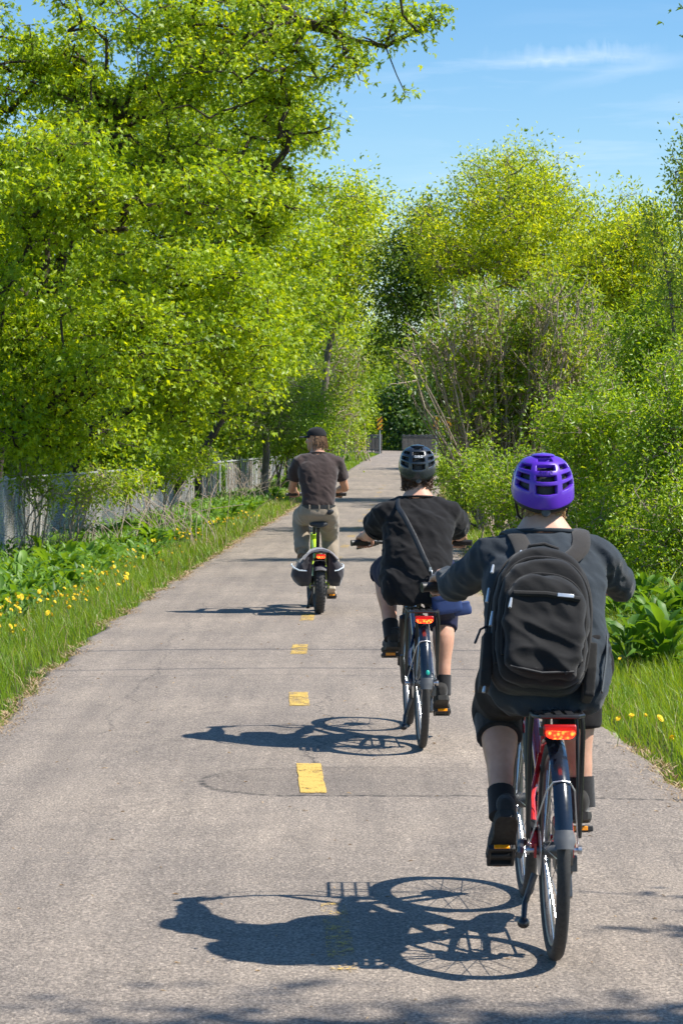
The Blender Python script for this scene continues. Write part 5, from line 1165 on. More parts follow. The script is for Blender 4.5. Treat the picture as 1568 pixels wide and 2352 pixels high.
def foot_frame(ball, pitch, toe=.0, side=1):
    f = V(math.sin(toe) * side, math.cos(pitch), -math.sin(pitch)).normalized(); r = V(1, 0, 0); u = r.cross(f).normalized(); u = u if u.z > 0 or abs(pitch) > 1.4 else -u
    return f, u
def shoe(parent, ball, pitch, side, mat, sole, L_=.275, name='shoe'):
    f, u = foot_frame(ball, pitch, .06, side); r = f.cross(u).normalized(); b = Vector(ball) + u * .012
    m = MB(); heel = -.175
    rows = [(-.010, .018, .058), (.004, .030, .082), (.03, .036, .094), (.07, .038, .100), (.10, .038, .088), (.14, .042, .066), (.18, .046, .056), (.22, .044, .050), (.255, .034, .040), (.272, .016, .024)]
    rg = []
    for t_, hw, h in rows:
        c_ = b + f * (heel + t_ * L_ / .275) + r * (.006 * math.sin(t_ * 11) * -side)
        rg.append([c_ + r * (hw * math.copysign(abs(math.cos(a)) ** .75, math.cos(a))) + u * (.018 + h * .5 + (h * .5) * math.sin(a)) for a in [2 * math.pi * k / 20 for k in range(20)]])
    m.loft(rg); m.tube([b + f * (heel + .055) + u * .075, b + f * (heel + .045) + u * .118], [.043, .041], 18)
    so = fused(m, name, mat, parent, .005, 3)
    m = MB(); rg = []
    for t_, hw in ((-.014, .022), (.004, .036), (.04, .041), (.09, .038), (.13, .041), (.18, .049), (.22, .048), (.258, .037), (.280, .016)):
        c_ = b + f * (heel + t_ * L_ / .275) + r * (.006 * math.sin(t_ * 11) * -side); th = .026 if t_ < .09 else .02
        rg.append([c_ + r * (hw * x_) + u * z_ for x_, z_ in ((-1, th), (-1.04, th * .5), (-.95, 0), (-.4, -.001), (.4, -.001), (.95, 0), (1.04, th * .5), (1, th))])
    m.loft(rg); m.obj('sole', sole, so, bevel=0)
    m = MB()
    for k in range(5): m.tube([b + f * (heel + .12 + k * .02) + u * (.098 - k * .008) - r * .022, b + f * (heel + .125 + k * .02) + u * (.106 - k * .008), b + f * (heel + .12 + k * .02) + u * (.098 - k * .008) + r * .022], .003, 5)
    m.obj('laces', M_BLKP, so)
    return so
def ankle_of(ball, pitch, L_=.275):
    f, u = foot_frame(ball, pitch); return Vector(ball) + f * (-.125 * L_ / .275) + u * .105

def rider(C, B):
    """C: pose and clothes; B: the bicycle under the rider"""
    S = {}
    loc, rz_ = B['loc'], B['rz']
    rings = C['torso']; sk = C['skin']; pel = rings[2]
    # joints
    J = {}
    for s in (-1, 1):
        J['sh', s] = V(s * C['sh'][0] + C.get('shx', 0), C['sh'][1], C['sh'][2] + C.get('shz', {}).get(s, 0))
        gi, go = B['grip_%d' % s]; g = gi + (go - gi) * .45
        J['wr', s] = g + V(-s * .012, -.072, .040)
        J['el', s] = ik(J['sh', s], J['wr', s], C['arm'][0], C['arm'][1], C['elpole'][s])
        J['hip', s] = V(s * C['hip'][0], C['hip'][1], C['hip'][2])
        ball = B['ped'][s] + V(0, .0, .012); S['ball', s] = ball
        J['an', s] = ankle_of(ball, B['pitch'][s]); J['kn', s] = ik(J['hip', s], J['an', s], C['leg'][0], C['leg'][1], (s * C.get('knee_out', .16), 1, .25))
    q = C.get('bulk', 1.0)
    def arm_pts(s, k0=0.0):
        a, e, w_ = J['sh', s], J['el', s], J['wr', s]; return [a, a * .55 + e * .45, e, e * .72 + w_ * .28, w_]
    def leg_pts(s):
        h, k_, a = J['hip', s], J['kn', s], J['an', s]; back = V(0, -.016, 0); return [h, h * .5 + k_ * .5, k_, k_ * .68 + a * .32 + back, k_ * .3 + a * .7 + back * .3, a, a + V(0, -.0, -.05)]
    m = MB()
    m.loft([ering((r[1 + 1], r[1], r[0]), max(r[3] - .022, .03), max(r[4] - .022, .03)) for r in rings[1:]])
    m.loft([ering((0, r[1], r[0]), r[2], r[3]) for r in C['trap']])
    for s in (-1, 1):
        limb(m, arm_pts(s), [.050 * q, .046 * q, .039 * q, .041 * q, .0265], 16); hand(m, J['wr', s], *B['grip_%d' % s], s)
        limb(m, leg_pts(s), [.088 * q, .078 * q, .056 * q, .058 * q, .041 * q, .034, .032], 18)
    nb, hc = V(*C['neck']), V(*C['head'])
    limb(m, [nb + V(0, -.01, -.05), nb, nb * .45 + hc * .55 + V(0, -.012, -.02), hc + V(0, -.015, -.02)], [.075, .062 * C.get('neck_q', 1), .056 * C.get('neck_q', 1), .058], 18)
    HP = head(m, hc, C.get('yaw', 0), C.get('hsc', .98), C.get('hpitch', 0))
    body = fused(m, 'person', sk, None, C.get('voxel', .0072), 3); body.location = loc; body.rotation_euler = (0, 0, rz_); tag(body, C['label'], 'person')
    for s in (-1, 1):
        m = MB(); m.ell(HP(s * .030, .082, .004), .011, nu=10, nv=8); m.obj('eye', M_EYE, body)
    # shirt
    m = MB(); m.loft([ering((r[2], r[1], r[0]), r[3], r[4], 32, 2.35, back=r[5] if len(r) > 5 else 0) for r in rings])
    for s in (-1, 1):
        P, Rr = smooth_path(arm_pts(s), C['sleeve_r'], 6); nS = max(3, int(len(P) * C['sleeve'])); P, Rr = P[:nS], Rr[:nS]
        m.tube([J['sh', s] + (Vector((rings[-3][2], rings[-3][1], rings[-3][0])) - J['sh', s]) * .5] + P, [Rr[0] * 1.02] + Rr, 18)
    sh = fused(m, 'shirt', C['shirt_mat'], body, C.get('voxel', .0072) + .001, C.get('shirt_it', 9), C['shirt_wr'], .6)
    for s in (-1, 1):      # hem bands at the sleeves
        mm = MB(); P, Rr = smooth_path(arm_pts(s), C['sleeve_r'], 6); nS = max(3, int(len(P) * C['sleeve']))
        mm.tube(P[nS - 2:nS], [Rr[nS - 1] * .97] * 2, 18); mm.obj('cuff', C['shirt_mat'], sh)
    mm = MB(); k_ = rings[-1]; P = [V(k_[2] + k_[3] * 1.0 * math.cos(a), k_[1] + k_[4] * 1.02 * math.sin(a), k_[0] + C.get('collar_dz', -.004) + .012 * math.sin(a) * -1 * C.get('collar_tilt', -1)) for a in [2 * math.pi * i / 30 for i in range(30)]]
    mm.tube(P, .0075, 8, closed=True); mm.obj('collar', C['shirt_mat'], sh)
    # trousers or shorts
    m = MB(); hz = C['hip'][2]; hy = C['hip'][1]
    m.loft([ering((0, hy + C['seat'][i][1], hz + C['seat'][i][0]), C['seat'][i][2], C['seat'][i][3], 28, 2.3) for i in range(len(C['seat']))])
    ends = {}
    for s in (-1, 1):
        P, Rr = smooth_path(leg_pts(s)[:6], C['trouser_r'], 6); n_ = max(4, int(len(P) * C['trouser'][s])); m.tube(P[:n_], Rr[:n_], 20); ends[s] = (P, n_, Rr)
    fused(m, C['trouser_name'], C['trouser_mat'], body, C.get('voxel', .0072) + .001, 6, C['trouser_wr'], .6)
    if C.get('underband'):
        for s in C['underband']:
            P, n_, Rr = ends[s]; mm = MB(); mm.tube(P[n_ - 4:n_ + 3], [r_ * .93 for r_ in Rr[n_ - 4:n_ + 3]], 18); fused(mm, 'knee_band', M_SOCK, body, .006, 2)
    for s in (-1, 1):
        if C['socks']:
            a, k_ = J['an', s], J['kn', s]; mm = MB(); dn = (k_ - a).normalized(); mm.tube([a - dn * .05, a, a + dn * C['socks']], [.044, .044, .046], 16); mm.obj('sock', C.get('sock_mat', M_SOCK), body)
        shoe(body, S['ball', s], B['pitch'][s], s, C['shoe'][0], C['shoe'][1])
    return body, J, HP, S

# ------------------------------------------------------------------ helmets
def helmet(label, loc, rz_, c, mat, hw=.106, hl=.142, H=.130, pitch=0.0, yaw=0.0, text_mat=None, liner=None):
    r = empty('bicycle_helmet', loc, rz_); tag(r, label, 'helmet')
    R3 = Matrix.Rotation(yaw, 3, 'Z') @ Matrix.Rotation(pitch, 3, 'X'); c = Vector(c)
    def pt(a, rr, k=1.0):
        f0 = math.radians(-22 + 24 * (1 - math.cos(a)) / 2 + 9 * math.sin(a) ** 2); ph = f0 + (math.pi / 2 - f0) * rr
        cp = max(math.cos(ph), 0) ** .62; ca, sa = math.cos(a), math.sin(a)
        x = hw * math.copysign(abs(sa) ** .92, sa) * cp; y = -hl * math.copysign(abs(ca) ** .92, ca) * cp * (1.0 if ca > 0 else 1.02); z = H * math.copysign(abs(math.sin(ph)) ** .85, math.sin(ph))
        rid = 1 + .018 * math.cos(6 * a) * max(0, math.cos(ph))
        return c + R3 @ (V(x * rid, y * rid, z) * k)
    RB = [0, .07, .185, .272, .325, .412, .49, .60, .68, .80, .90, 1.0]
    AB = [-19, 19, 31, 66, 80, 110, 121, 150, 163, 197, 210, 239, 250, 280, 294, 329, 341]
    vents = set((i, j) for i in (2, 4, 6) for j in range(0, 16, 2)) | {(8, 0), (8, 8)}
    vents -= {(2, 8), (2, 6), (2, 10)}
    def sub(L_, k, f=None):
        o = []
        for a, b in zip(L_[:-1], L_[1:]): o += [(a + (b - a) * i / k) for i in range(k)]
        return o
    kr, ka = 3, 3
    rs_ = sub(RB, kr) + [1.0]; as_ = sub(AB, ka); na = len(as_)
    vs = [pt(math.radians(a), min(rr, .985)) for rr in rs_ for a in as_]; fs = []
    for i in range(len(rs_) - 1):
        for j in range(na):
            if (i // kr, j // ka) in vents: continue
            fs.append((i * na + j, i * na + (j + 1) % na, (i + 1) * na + (j + 1) % na, (i + 1) * na + j))
    fs.append(tuple((len(rs_) - 1) * na + j for j in range(na)))
    me = bpy.data.meshes.new('shell'); me.from_pydata(vs, [], fs); bm = bmesh.new(); bm.from_mesh(me); bmesh.ops.delete(bm, geom=[v for v in bm.verts if not v.link_faces], context='VERTS'); bmesh.ops.recalc_face_normals(bm, faces=bm.faces); bm.to_mesh(me); bm.free()
    o = mkobj('shell', me, mat, r, True, 50); so = o.modifiers.new('t', 'SOLIDIFY'); so.thickness = .017; so.offset = -1; bv = o.modifiers.new('b', 'BEVEL'); bv.width = .003; bv.segments = 2; bv.limit_method = 'ANGLE'; bv.angle_limit = math.radians(50)
    m = MB(); rg = [[pt(math.radians(a), rr, .83) for a in as_] for rr in (0.06, .15, .25, .35, .45, .55, .65, .75, .85, .95)]; m.loft(rg); m.obj('liner', liner or M_BLKP, r)
    m = MB(); m.ell(c + R3 @ V(0, -.015, H * .99), (.040, .075, .0085), R3, 20, 10); m.ell(c + R3 @ V(0, -.052, H * .93), (.034, .03, .008), R3 @ Matrix.Rotation(.55, 3, 'X'), 16, 8); m.obj('crown_ridge', mat, r)
    m = MB(); rows = []
    for i in range(9):
        a = math.radians(140 + 10 * i); p = pt(a, .12, 1.0); e = R3 @ V(math.sin(a), -math.cos(a), 0); w_ = .048 * math.sin(math.pi * (i + .6) / 9.2)
        rows.append([p, p + e * w_ + V(0, 0, -.004), p + e * w_ + V(0, 0, -.009), p + V(0, 0, -.006)])
    m.loft(rows); m.obj('visor', mat, r)
    # cradle and dial
    m = MB(); m.tube([pt(math.radians(a), -.045, .90) for a in range(-75, 76, 15)], .009, 8, flat=((0, 0, 1), .35)); m.obj('cradle', M_BLKP, r)
    dp = pt(0, -.055, .94); m = MB(); m.tube([dp + V(0, .012, 0), dp + V(0, -.004, 0), dp + V(0, -.008, 0)], [.015, .015, .012], 16); m.obj('dial', M_FLAP, r)
    m = MB()
    for s in (-1, 1):
        a = math.radians(s * 88); p = pt(a, .02, .93); ch = c + R3 @ V(s * .02, .075, -.135); m.tube([p, p * .5 + ch * .5 + V(s * .022, -.01, -.01), ch], .0045, 6)
        a2 = math.radians(s * 48); p2 = pt(a2, .0, .90); m.tube([p2, p * .35 + ch * .65 + V(s * .02, -.012, -.0)], .0035, 6)
    m.obj('strap', M_BLKP, r)
    if text_mat:
        cu = bpy.data.curves.new('lettering', 'FONT'); cu.body = 'GIRO'; cu.size = .0165; cu.align_x = 'CENTER'; cu.align_y = 'CENTER'; cu.extrude = .0006; cu.offset = .0004; cu.space_character = 1.25
        to = bpy.data.objects.new('lettering_src', cu); COL.objects.link(to); dg = bpy.context.evaluated_depsgraph_get(); me = bpy.data.meshes.new_from_object(to.evaluated_get(dg)); bpy.data.objects.remove(to)
        for v in me.vertices:
            x, y, z = v.co; a = x / (hw * 1.05); v.co = pt(a, .452 + y / .19, 1.008 + z * 4)
        mkobj('lettering', me, text_mat, r, False)
    return r

def curls(name, parent, mat, anchors, n, ln, rad, curl, seed, down=1.0):
    rg = random.Random(seed); m = MB()
    for i in range(n):
        p, d_ = anchors(rg); p = Vector(p); d_ = Vector(d_).normalized(); L_ = ln * rg.uniform(.5, 1.15); k = 7; pts = []; ph = rg.uniform(0, 6.28); s_ = d_.orthogonal().normalized(); q_ = d_.cross(s_)
        for j in range(k + 1):
            u = j / k; w_ = curl * (0.3 + u); pts.append(p + d_ * (L_ * u * (1 - .35 * u)) + V(0, 0, -1) * (L_ * down * u * u * .7) + s_ * (w_ * math.cos(ph + u * 9)) + q_ * (w_ * math.sin(ph + u * 9)))
        m.tube(pts, [rad * (1 - .6 * j / k) for j in range(k + 1)], 4, caps=False)
    return m.obj(name, mat, parent)
def hairmat(name, a, b):
    t = NT(name); co = t.new('ShaderNodeTexCoord').outputs['Object']; n = t.noise(t.new('ShaderNodeMapping', {'Vector': co, 'Scale': (90, 90, 12)}).outputs[0], 3, 4)
    return t.done(t.pbr(t.ramp(n, [(0.3, a), (0.7, b)]), 0.4, 0, t.bump(n, .5, .004), .4))
H_BLOND = hairmat('blond_hair', (0.30, 0.19, 0.085), (0.52, 0.36, 0.19)); H_DARK = hairmat('dark_curly_hair', (0.03, 0.017, 0.010), (0.13, 0.070, 0.04)); H_BROWN = hairmat('brown_hair', (0.10, 0.052, 0.024), (0.29, 0.165, 0.08))

# ------------------------------------------------------------------ nearest rider
C1 = dict(label='person in charcoal sweater and purple helmet riding nearest the camera with a backpack', skin=M_SKIN1, bulk=1.07,
          torso=[(.785, .050, -.01, .125, .100), (.812, .068, -.01, .172, .130), (.85, .09, -.01, .205, .155), (.90, .115, -.01, .216, .165), (.97, .140, -.01, .208, .152), (1.05, .175, -.01, .200, .140), (1.13, .215, -.008, .200, .135), (1.20, .25, -.005, .204, .132), (1.26, .28, 0, .200, .124), (1.305, .303, 0, .180, .110), (1.338, .322, .0, .148, .092), (1.360, .334, .0, .112, .074)], trap=[(1.29, .31, .15, .085), (1.335, .328, .122, .078), (1.375, .342, .088, .066), (1.41, .354, .064, .056)],
          sh=(.178, .305, 1.272), arm=(.29, .265), elpole={-1: (-.75, -.1, -1), 1: (.8, -.35, -.75)}, hip=(.098, .17, .935), leg=(.42, .40), neck=(0, .352, 1.375), head=(0, .395, 1.490), hsc=.98,
          sleeve=.96, sleeve_r=[.069, .063, .055, .049, .036], shirt_mat=cloth('charcoal_knit', (0.026, 0.034, 0.043), var=.2, sheen=.12), shirt_wr=folds(.011, 3.0, .93), knee_out=.04,
          seat=[(-.13, .03, .10, .10), (-.10, .02, .175, .13), (-.03, 0, .202, .15), (.05, 0, .203, .15), (.10, .0, .19, .14)], trouser={-1: .54, 1: .70}, trouser_name='shorts', trouser_r=[.118, .110, .092, .085, .07, .06], trouser_mat=cloth('dark_brown_shorts', (0.010, 0.0088, 0.0092), var=.2, sheen=.04), trouser_wr=wrinkle(.007, 8, 7, 6, 9.0), underband=(-1,),
          socks=.055, shoe=(M_SHOE, M_SOLE), collar_tilt=1)
P1, J1, HP1, S1 = rider(C1, B1)
M_PURP = simple('purple_helmet_shell', (0.105, 0.026, 0.46), 0.32, var=.06, **{'Coat Weight': .3})
helmet('glossy purple bicycle helmet with three rows of vents on the nearest rider', B1['loc'], B1['rz'], (0, .388, 1.488), M_PURP, H=.127, text_mat=simple('purple_letter', (.05, .012, .22), .4))
def nape(hc, w_, zlo, zhi, back):
    def f(rg):
        a = rg.uniform(-1.35, 1.35); z = rg.uniform(zlo, zhi); return (hc[0] + w_ * math.sin(a), hc[1] - back * math.cos(a), hc[2] + z), (math.sin(a) * .5, -math.cos(a) * .35, -1)
    return f
curls('hair', P1, H_BLOND, nape((0, .395, 1.490), .068, -.055, .01, .082), 260, .045, .0035, .003, 3, .3)
# backpack
M_PACK = cloth('black_pack_cloth', (0.0125, 0.012, 0.0125), var=.3, weave=1200, sheen=.15); M_PACK2 = cloth('worn_black_cloth', (0.021, 0.0195, 0.0185), var=.3, sheen=.1); M_STRAP = cloth('brown_black_strap', (0.030, 0.026, 0.023), var=.2)
bp = empty('backpack', B1['loc'], B1['rz']); tag(bp, 'black backpack with silver zip pulls worn by the nearest rider', 'backpack')
pc_, PR = V(-.045, .042, 1.062), Matrix.Rotation(math.radians(5.5), 3, 'Y') @ Matrix.Rotation(math.radians(-20), 3, 'X')
def pk(x, y, z): return pc_ + PR @ V(x, y, z)
def outline(w_, hb_, ht_, zc, y, n=40, pt_=2.5, pb=4.2):
    o = []
    for k in range(n):
        a = 2 * math.pi * k / n; ca, sa = math.cos(a), math.sin(a); p = pt_ if sa > 0 else pb
        o.append(pk(w_ * math.copysign(abs(ca) ** (2 / p), ca), y, zc + (ht_ if sa > 0 else hb_) * math.copysign(abs(sa) ** (2 / p), sa)))
    return o
def pouch(name, w_, hb_, ht_, zc, prof, mat, parent=bp, wr=None, vox=.006):
    m = MB(); m.loft([outline(w_ * k, hb_ * k, ht_ * k, zc, y) for y, k in prof]); return fused(m, name, mat, parent, vox, 5, wr)
main = pouch('main_body', .160, .235, .245, 0, [(.03, .93), (.015, .985), (-.02, 1), (-.075, 1), (-.10, .975), (-.115, .92)], M_PACK, wr=wrinkle(.004, 9, 9, 9, 1))
pouch('middle_compartment', .147, .215, .205, -.012, [(-.09, 1), (-.135, 1), (-.155, .965), (-.165, .90)], M_PACK, wr=wrinkle(.009, 9, 9, 12, 2))
fp = pouch('front_pocket', .128, .19, .150, -.025, [(-.14, 1), (-.178, 1), (-.194, .965), (-.205, .88)], M_PACK, wr=wrinkle(.014, 8, 8, 10, 5, .6))
def zipline(w_, hb_, ht_, zc, y, a0, a1, r_, mat, name, parent=bp):
    m = MB(); P = outline(w_, hb_, ht_, zc, y, 120); i0, i1 = int(a0 / 3), int(a1 / 3); m.tube([P[i % 120] for i in range(i0, i1 + 1)], r_, 6); return m.obj(name, mat, parent)
zipline(.163, .235, .248, 0, -.012, -20, 200, .006, M_PACK2, 'piping'); zipline(.162, .235, .245, 0, -.060, -40, 220, .0045, M_STRAP, 'zip'); zipline(.150, .215, .207, -.012, -.128, -30, 210, .006, M_PACK2, 'piping'); zipline(.149, .215, .206, -.012, -.100, -30, 210, .004, M_BLKP, 'zip')
zipline(.131, .19, .152, -.025, -.170, -25, 205, .0055, M_PACK2, 'piping'); zipline(.129, .19, .152, -.025, -.150, -20, 200, .004, M_BLKP, 'zip')
m = MB(); m.tube([pk(-.105, -.205, .045), pk(0, -.212, .050), pk(.105, -.205, .045)], .010, 8, flat=((0, 1, 0), .9)); m.obj('pocket_flap', M_PACK2, bp)
MB().box(pk(.058, -.2185, .049), (.052, .004, .012), PR).obj('name_plate', M_SILV, bp, bevel=.0015)
m = MB(); m.tube([pk(.088, -.2, .0), pk(.104, -.196, -.06), pk(.102, -.196, -.14), pk(.075, -.196, -.2)], .0035, 6); m.tube([pk(-.1, -.197, -.19), pk(0, -.205, -.205), pk(.1, -.197, -.19)], .004, 6); m.obj('seam', M_BLKP, bp)
for x_, y_, z_, h_ in ((-.112, -.215, .025, .034), (-.162, -.13, .0, .05), (-.172, -.05, .10, .05), (-.165, -.08, -.215, .04), (-.078, -.07, .23, .022), (-.165, -.08, .17, .03)):
    m = MB(); m.tube([pk(x_, y_, z_), pk(x_ - .004, y_ - .008, z_ - h_)], [.0035, .0055], 6); m.obj('zip_pull', M_SILV, bp)
for s in (-1, 1):
    m = MB(); m.loft([outline_ for outline_ in [[pk(s * (.148 + q_) + s * .0, y, z) for y, z in ((.005, -.235), (-.09, -.235), (-.105, -.15), (-.1, -.06), (-.005, -.05))] for q_ in (0, .022, .034)]]); fused(m, 'side_pocket', M_PACK2, bp, .005, 3)
m = MB(); m.tube([pk(-.055, .0, .238), pk(-.045, -.012, .268), pk(0, -.016, .278), pk(.045, -.012, .268), pk(.055, .0, .238)], .009, 8, flat=((0, 1, 0), .7)); m.obj('top_handle', M_PACK2, bp)
for s in (-1, 1):
    P, Rr = smooth_path([pk(s * .055, .02, .215), V(s * .092 + .012, .195, 1.305), V(s * .110 + .008, .285, 1.358), V(s * .122, .36, 1.350), V(s * .135, .425, 1.28), V(s * .15, .40, 1.12), V(s * .19, .22, .99), pk(s * .155, .02, -.17)], [.030] * 5 + [.026, .012, .010], 6)
    m = MB(); m.tube(P, Rr, 12, flat=((1, 0, 0), .28)); m.obj('shoulder_strap', M_STRAP, bp)
m = MB(); m.tube([pk(-.17, -.02, -.02), pk(-.19, -.05, -.04), pk(-.205, -.06, -.09)], .004, 6); m.obj('loose_strap', M_BLKP, bp)
m = MB(); m.tube([V(.187, .13, 1.03), V(.172, .02, .96), V(.150, -.045, .86)], .010, 6, flat=((0, 0, 1), .35)); m.obj('grey_webbing', M_FLAP, bp)

# ------------------------------------------------------------------ middle rider
C2 = dict(label='person in loose black t-shirt and black helmet riding in the middle with a shoulder bag', skin=M_SKIN2, bulk=1.05,
          torso=[(.775, .05, -.02, .150, .110), (.82, .08, -.02, .188, .150), (.89, .11, -.02, .200, .165), (.96, .14, -.015, .196, .158), (1.04, .175, -.01, .190, .150), (1.12, .215, -.005, .188, .142), (1.18, .245, 0, .192, .136), (1.235, .272, 0, .188, .126), (1.28, .295, 0, .166, .108), (1.315, .312, 0, .132, .088), (1.338, .322, 0, .102, .072)], trap=[(1.27, .30, .14, .082), (1.31, .315, .112, .074), (1.35, .328, .082, .064), (1.38, .338, .062, .056)],
          sh=(.165, .295, 1.245), arm=(.28, .255), elpole={-1: (-.7, -.1, -1), 1: (.75, -.3, -.85)}, hip=(.095, .16, .925), leg=(.415, .40), neck=(0, .335, 1.35), head=(0, .385, 1.488),
          sleeve=.37, sleeve_r=[.080, .086, .090, .06, .05], shirt_mat=cloth('black_cotton', (0.0068, 0.0062, 0.0072), var=.15, sheen=.1), shirt_wr=folds(.013, 12.0, .95), shirt_it=10,
          seat=[(-.13, .03, .10, .10), (-.10, .02, .165, .13), (-.03, 0, .195, .15), (.05, 0, .2, .15), (.09, .0, .18, .13)], trouser={-1: .50, 1: .56}, trouser_name='shorts', trouser_r=[.112, .104, .084, .076, .07, .06], trouser_mat=cloth('navy_shorts', (0.012, 0.014, 0.045), var=.2, sheen=.05), trouser_wr=wrinkle(.007, 8, 7, 6, 19.0),
          socks=.06, shoe=(M_SHOE, M_SOLE), collar_tilt=1)
P2, J2, HP2, S2 = rider(C2, B2)
helmet('glossy black bicycle helmet with white lettering on the middle rider', B2['loc'], B2['rz'], (0, .378, 1.494), simple('black_helmet_shell', (0.022, 0.026, 0.032), 0.28, var=.1, **{'Coat Weight': .4}), hw=.103, hl=.138, H=.128, text_mat=simple('white_letter', (.7, .72, .74), .5))
curls('hair', P2, H_DARK, nape((0, .385, 1.488), .072, -.075, .005, .082), 460, .055, .0032, .008, 5, .3)
sb_ = empty('shoulder_bag', B2['loc'], B2['rz']); tag(sb_, 'small blue shoulder bag on a black strap at the middle rider\'s hip', 'bag')
M_BLUE = simple('blue_leather', (0.022, 0.045, 0.15), 0.55, var=.15, bump=.25, bscale=300)
def rbox(name, c, hw, hd, h0, h1, mat, parent, rot=None, p=5.0, top=.9):
    rot = rot or Matrix.Identity(3); m = MB(); rg = []
    for z, k in ((h0, .84), (h0 + .008, .96), (h0 + .025, 1.0), ((h0 + h1) / 2, 1.0), (h1 - .02, .97 * top + .03), (h1 - .004, top), (h1, top * .86)):
        rg.append([Vector(c) + rot @ V(hw * k * math.copysign(abs(math.cos(a)) ** (2 / p), math.cos(a)), hd * k * math.copysign(abs(math.sin(a)) ** (2 / p), math.sin(a)), z) for a in [2 * math.pi * i / 28 for i in range(28)]])
    m.loft(rg); return m.obj(name, mat, parent)
bR = Matrix.Rotation(math.radians(-8), 3, 'Y') @ Matrix.Rotation(.15, 3, 'Z')
rbox('bag_body', (.125, -.035, .82), .080, .034, -.095, .10, M_BLUE, sb_, bR); rbox('flap', (.125, -.060, .845), .082, .014, -.04, .082, M_BLUE, sb_, bR, top=.98); rbox('side_tab', (.215, -.01, .75), .05, .03, -.035, .035, M_BLUE, sb_, bR)
m = MB(); P, Rr = smooth_path([V(.055, -.052, .935), V(.02, -.055, 1.0), V(-.04, .02, 1.14), V(-.095, .085, 1.25), V(-.116, .19, 1.292), V(-.108, .30, 1.335), V(-.07, .40, 1.27), V(.05, .40, 1.08), V(.17, .25, .95), V(.20, .05, .91)], [.014] * 10, 6); m.tube(P, Rr, 10, flat=((1, 0, 0), .3)); m.obj('strap', simple('black_leather_strap', (.014, .017, .021), .65), sb_)
m = MB(); m.torus(V(.050, -.056, .945), .014, .003, 20, 6); m.box((.042, -.066, .965), (.012, .006, .022)); m.box((.060, -.066, .928), (.010, .005, .02)); m.obj('buckle', M_SILV, sb_)

# ------------------------------------------------------------------ leading rider
M_TEE = cloth('brown_black_tee', (0.046, 0.030, 0.027), var=.15); M_KHA = cloth('khaki_cotton', (0.28, 0.225, 0.165), var=.12)
C3 = dict(label='person in dark brown t-shirt, khaki trousers and backward turned head riding farthest ahead', skin=M_SKIN3, bulk=.98, voxel=.0095,
          torso=[(1.0, .10, 0, .150, .105), (1.03, .105, 0, .160, .115), (1.10, .12, 0, .160, .115), (1.18, .14, 0, .168, .120), (1.27, .165, 0, .184, .125), (1.35, .19, 0, .196, .125), (1.41, .21, 0, .192, .116), (1.455, .225, 0, .165, .098), (1.49, .235, 0, .118, .078), (1.508, .24, 0, .086, .066)], trap=[(1.44, .22, .13, .08), (1.48, .235, .10, .07), (1.52, .245, .07, .06), (1.55, .25, .058, .054)],
          sh=(.182, .22, 1.42), arm=(.285, .26), elpole={-1: (-.3, -1, -.35), 1: (.42, -1, -.3)}, hip=(.095, .13, .945), leg=(.45, .43), neck=(0, .245, 1.52), head=(-.01, .285, 1.635), yaw=math.radians(72), hsc=.95, knee_out=.06,
          sleeve=.38, sleeve_r=[.072, .070, .066, .05, .04], shirt_mat=M_TEE, shirt_wr=folds(.010, 22.0, 1.08),
          seat=[(-.115, .04, .09, .09), (-.08, .02, .15, .12), (-.02, 0, .182, .145), (.04, -.005, .178, .135), (.09, -.01, .16, .115), (.105, -.01, .154, .108)], trouser={-1: .97, 1: .97}, trouser_name='trousers', trouser_r=[.105, .098, .084, .082, .075, .068], trouser_mat=M_KHA, trouser_wr=wrinkle(.009, 9, 8, 11, 31.0),
          socks=.05, sock_mat=cloth('tan_sock', (.3, .2, .12)), shoe=(cloth('tan_shoe', (.22, .14, .085)), simple('pale_shoe_sole', (.5, .42, .33), .7)), collar_tilt=1)
P3, J3, HP3, S3 = rider(C3, B3)
m = MB(); m.loft([ering((0, .105, z), .163, .118, 28, 2.3) for z in (.985, 1.0, 1.02)]); m.obj('belt', M_BLKP, P3)
for x_ in (-.09, 0, .09): MB().box((x_, -.012 if x_ == 0 else .0, 1.0), (.014, .012, .045)).obj('belt_loop', M_KHA, P3, bevel=.002)
m = MB(); m.ell((.105, -.012, .955), (.036, .016, .024), Matrix.Rotation(-.5, 3, 'Y')); m.obj('clipped_pouch', M_BLKP, P3)
# hair down to the nape and a cap turned with the head
def sidehair(rg):
    a = rg.uniform(-1.75, 1.75); z = rg.uniform(-.02, .045); p = HP3(.074 * math.sin(a), -.005 - .088 * math.cos(a), z); d_ = HP3(.12 * math.sin(a), -.005 - .13 * math.cos(a), z - .1) - p; return p, d_
curls('hair', P3, H_BROWN, sidehair, 420, .085, .0045, .003, 8, .55)
cap = empty('baseball_cap', B3['loc'], B3['rz']); tag(cap, 'black baseball cap with brim to the left on the farthest rider', 'cap')
m = MB(); rg = []
for i in range(9):
    ph = math.radians(2 + 86 * i / 8); rg.append([HP3(.082 * math.cos(ph) ** .8 * math.cos(a), -.004 + .102 * math.cos(ph) ** .8 * math.sin(a), .038 + .088 * math.sin(ph)) for a in [2 * math.pi * k / 28 for k in range(28)]])
m.loft(rg); M_CAP = cloth('black_cap', (.014, .014, .016), sheen=.1); m.obj('crown_panel', M_CAP, cap)
m = MB(); rg = []
for i in range(11):
    a = math.radians(30 + 12 * i); o0 = (.078 * math.cos(a), -.004 + .098 * math.sin(a)); k = .088 * math.sin(math.pi * (i + .3) / 10.6); o1 = (o0[0] * 1.0, o0[1] + k)
    rg.append([HP3(o0[0], o0[1], .040), HP3(o1[0], o1[1], .030 - .010 * abs(math.cos(a))), HP3(o1[0], o1[1], .026 - .010 * abs(math.cos(a))), HP3(o0[0], o0[1], .034)])
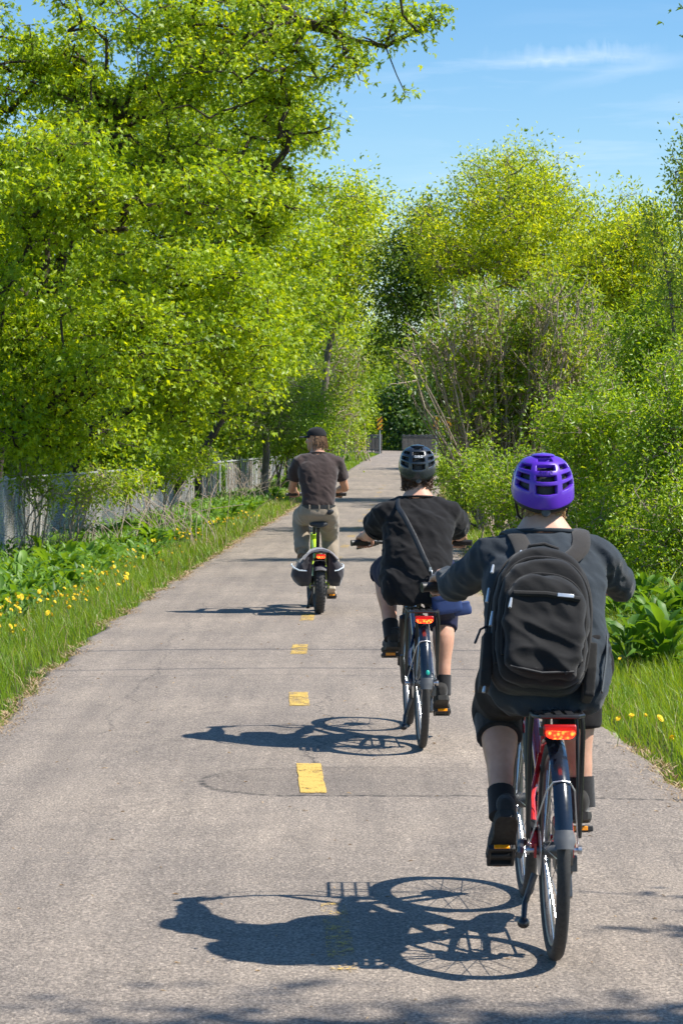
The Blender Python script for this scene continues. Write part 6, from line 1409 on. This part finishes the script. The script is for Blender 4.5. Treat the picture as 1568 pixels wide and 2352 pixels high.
m.loft(rg); m.obj('brim', M_CAP, cap)
m = MB(); m.ell(HP3(0, -.004, .127), (.008, .008, .004)); m.obj('button', M_CAP, cap)
# double pannier over the rear rack
M_PAN = cloth('dark_grey_pannier', (0.032, 0.029, 0.034), var=.25); M_PANT = cloth('light_grey_pannier_top', (0.24, 0.225, 0.235), var=.15)
pn = empty('pannier_bag', B3['loc'], B3['rz']); tag(pn, 'dark grey double pannier with white reflective trim on the lime bicycle', 'bag')
for s in (-1, 1):
    m = MB(); rg = []
    for z, xi, xo, y0, y1 in ((.575, .075, .10, -.20, .10), (.54, .075, .145, -.23, .12), (.48, .078, .205 if s < 0 else .185, -.25, .13), (.42, .08, .262 if s < 0 else .225, -.26, .13), (.36, .08, .268 if s < 0 else .225, -.25, .12), (.31, .085, .24 if s < 0 else .205, -.22, .10), (.268, .10, .19, -.16, .06)):
        cx, hx, cy, hy = (xi + xo) / 2, (xo - xi) / 2, (y0 + y1) / 2, (y1 - y0) / 2
        rg.append([V(s * (cx + hx * math.copysign(abs(math.cos(a)) ** .7, math.cos(a))), cy + hy * math.copysign(abs(math.sin(a)) ** .7, math.sin(a)), z) for a in [2 * math.pi * k / 24 for k in range(24)]])
    m.loft(rg); po = fused(m, 'pouch', M_PAN, pn, .008, 5, wrinkle(.010, 10, 7, 5, 4 + s))
    xo = .262 if s < 0 else .224
    m = MB(); m.tube([V(s * .13, -.258, .415), V(s * (xo - .06), -.256, .420), V(s * (xo - .012), -.225, .445), V(s * (xo + .001), -.05, .46), V(s * (xo - .01), .08, .465)], .0065, 8); m.obj('reflective_trim', M_WHITE, po)
    m = MB(); m.tube([V(s * .072, -.21, .60), V(s * .11, -.215, .575), V(s * .16, -.235, .52)], .020, 8, flat=((0, 1, 0), .5)); m.obj('closing_strap', M_PANT, po)
m = MB(); m.loft([[V(x_, y_, z_) for x_, z_ in ((-.115, .565), (-.085, .60), (-.03, .618), (.03, .618), (.085, .60), (.115, .565), (.08, .585), (0, .60), (-.08, .585))] for y_ in (-.235, -.22, 0, .08)]); m.obj('bridge_cloth', M_PANT, pn)
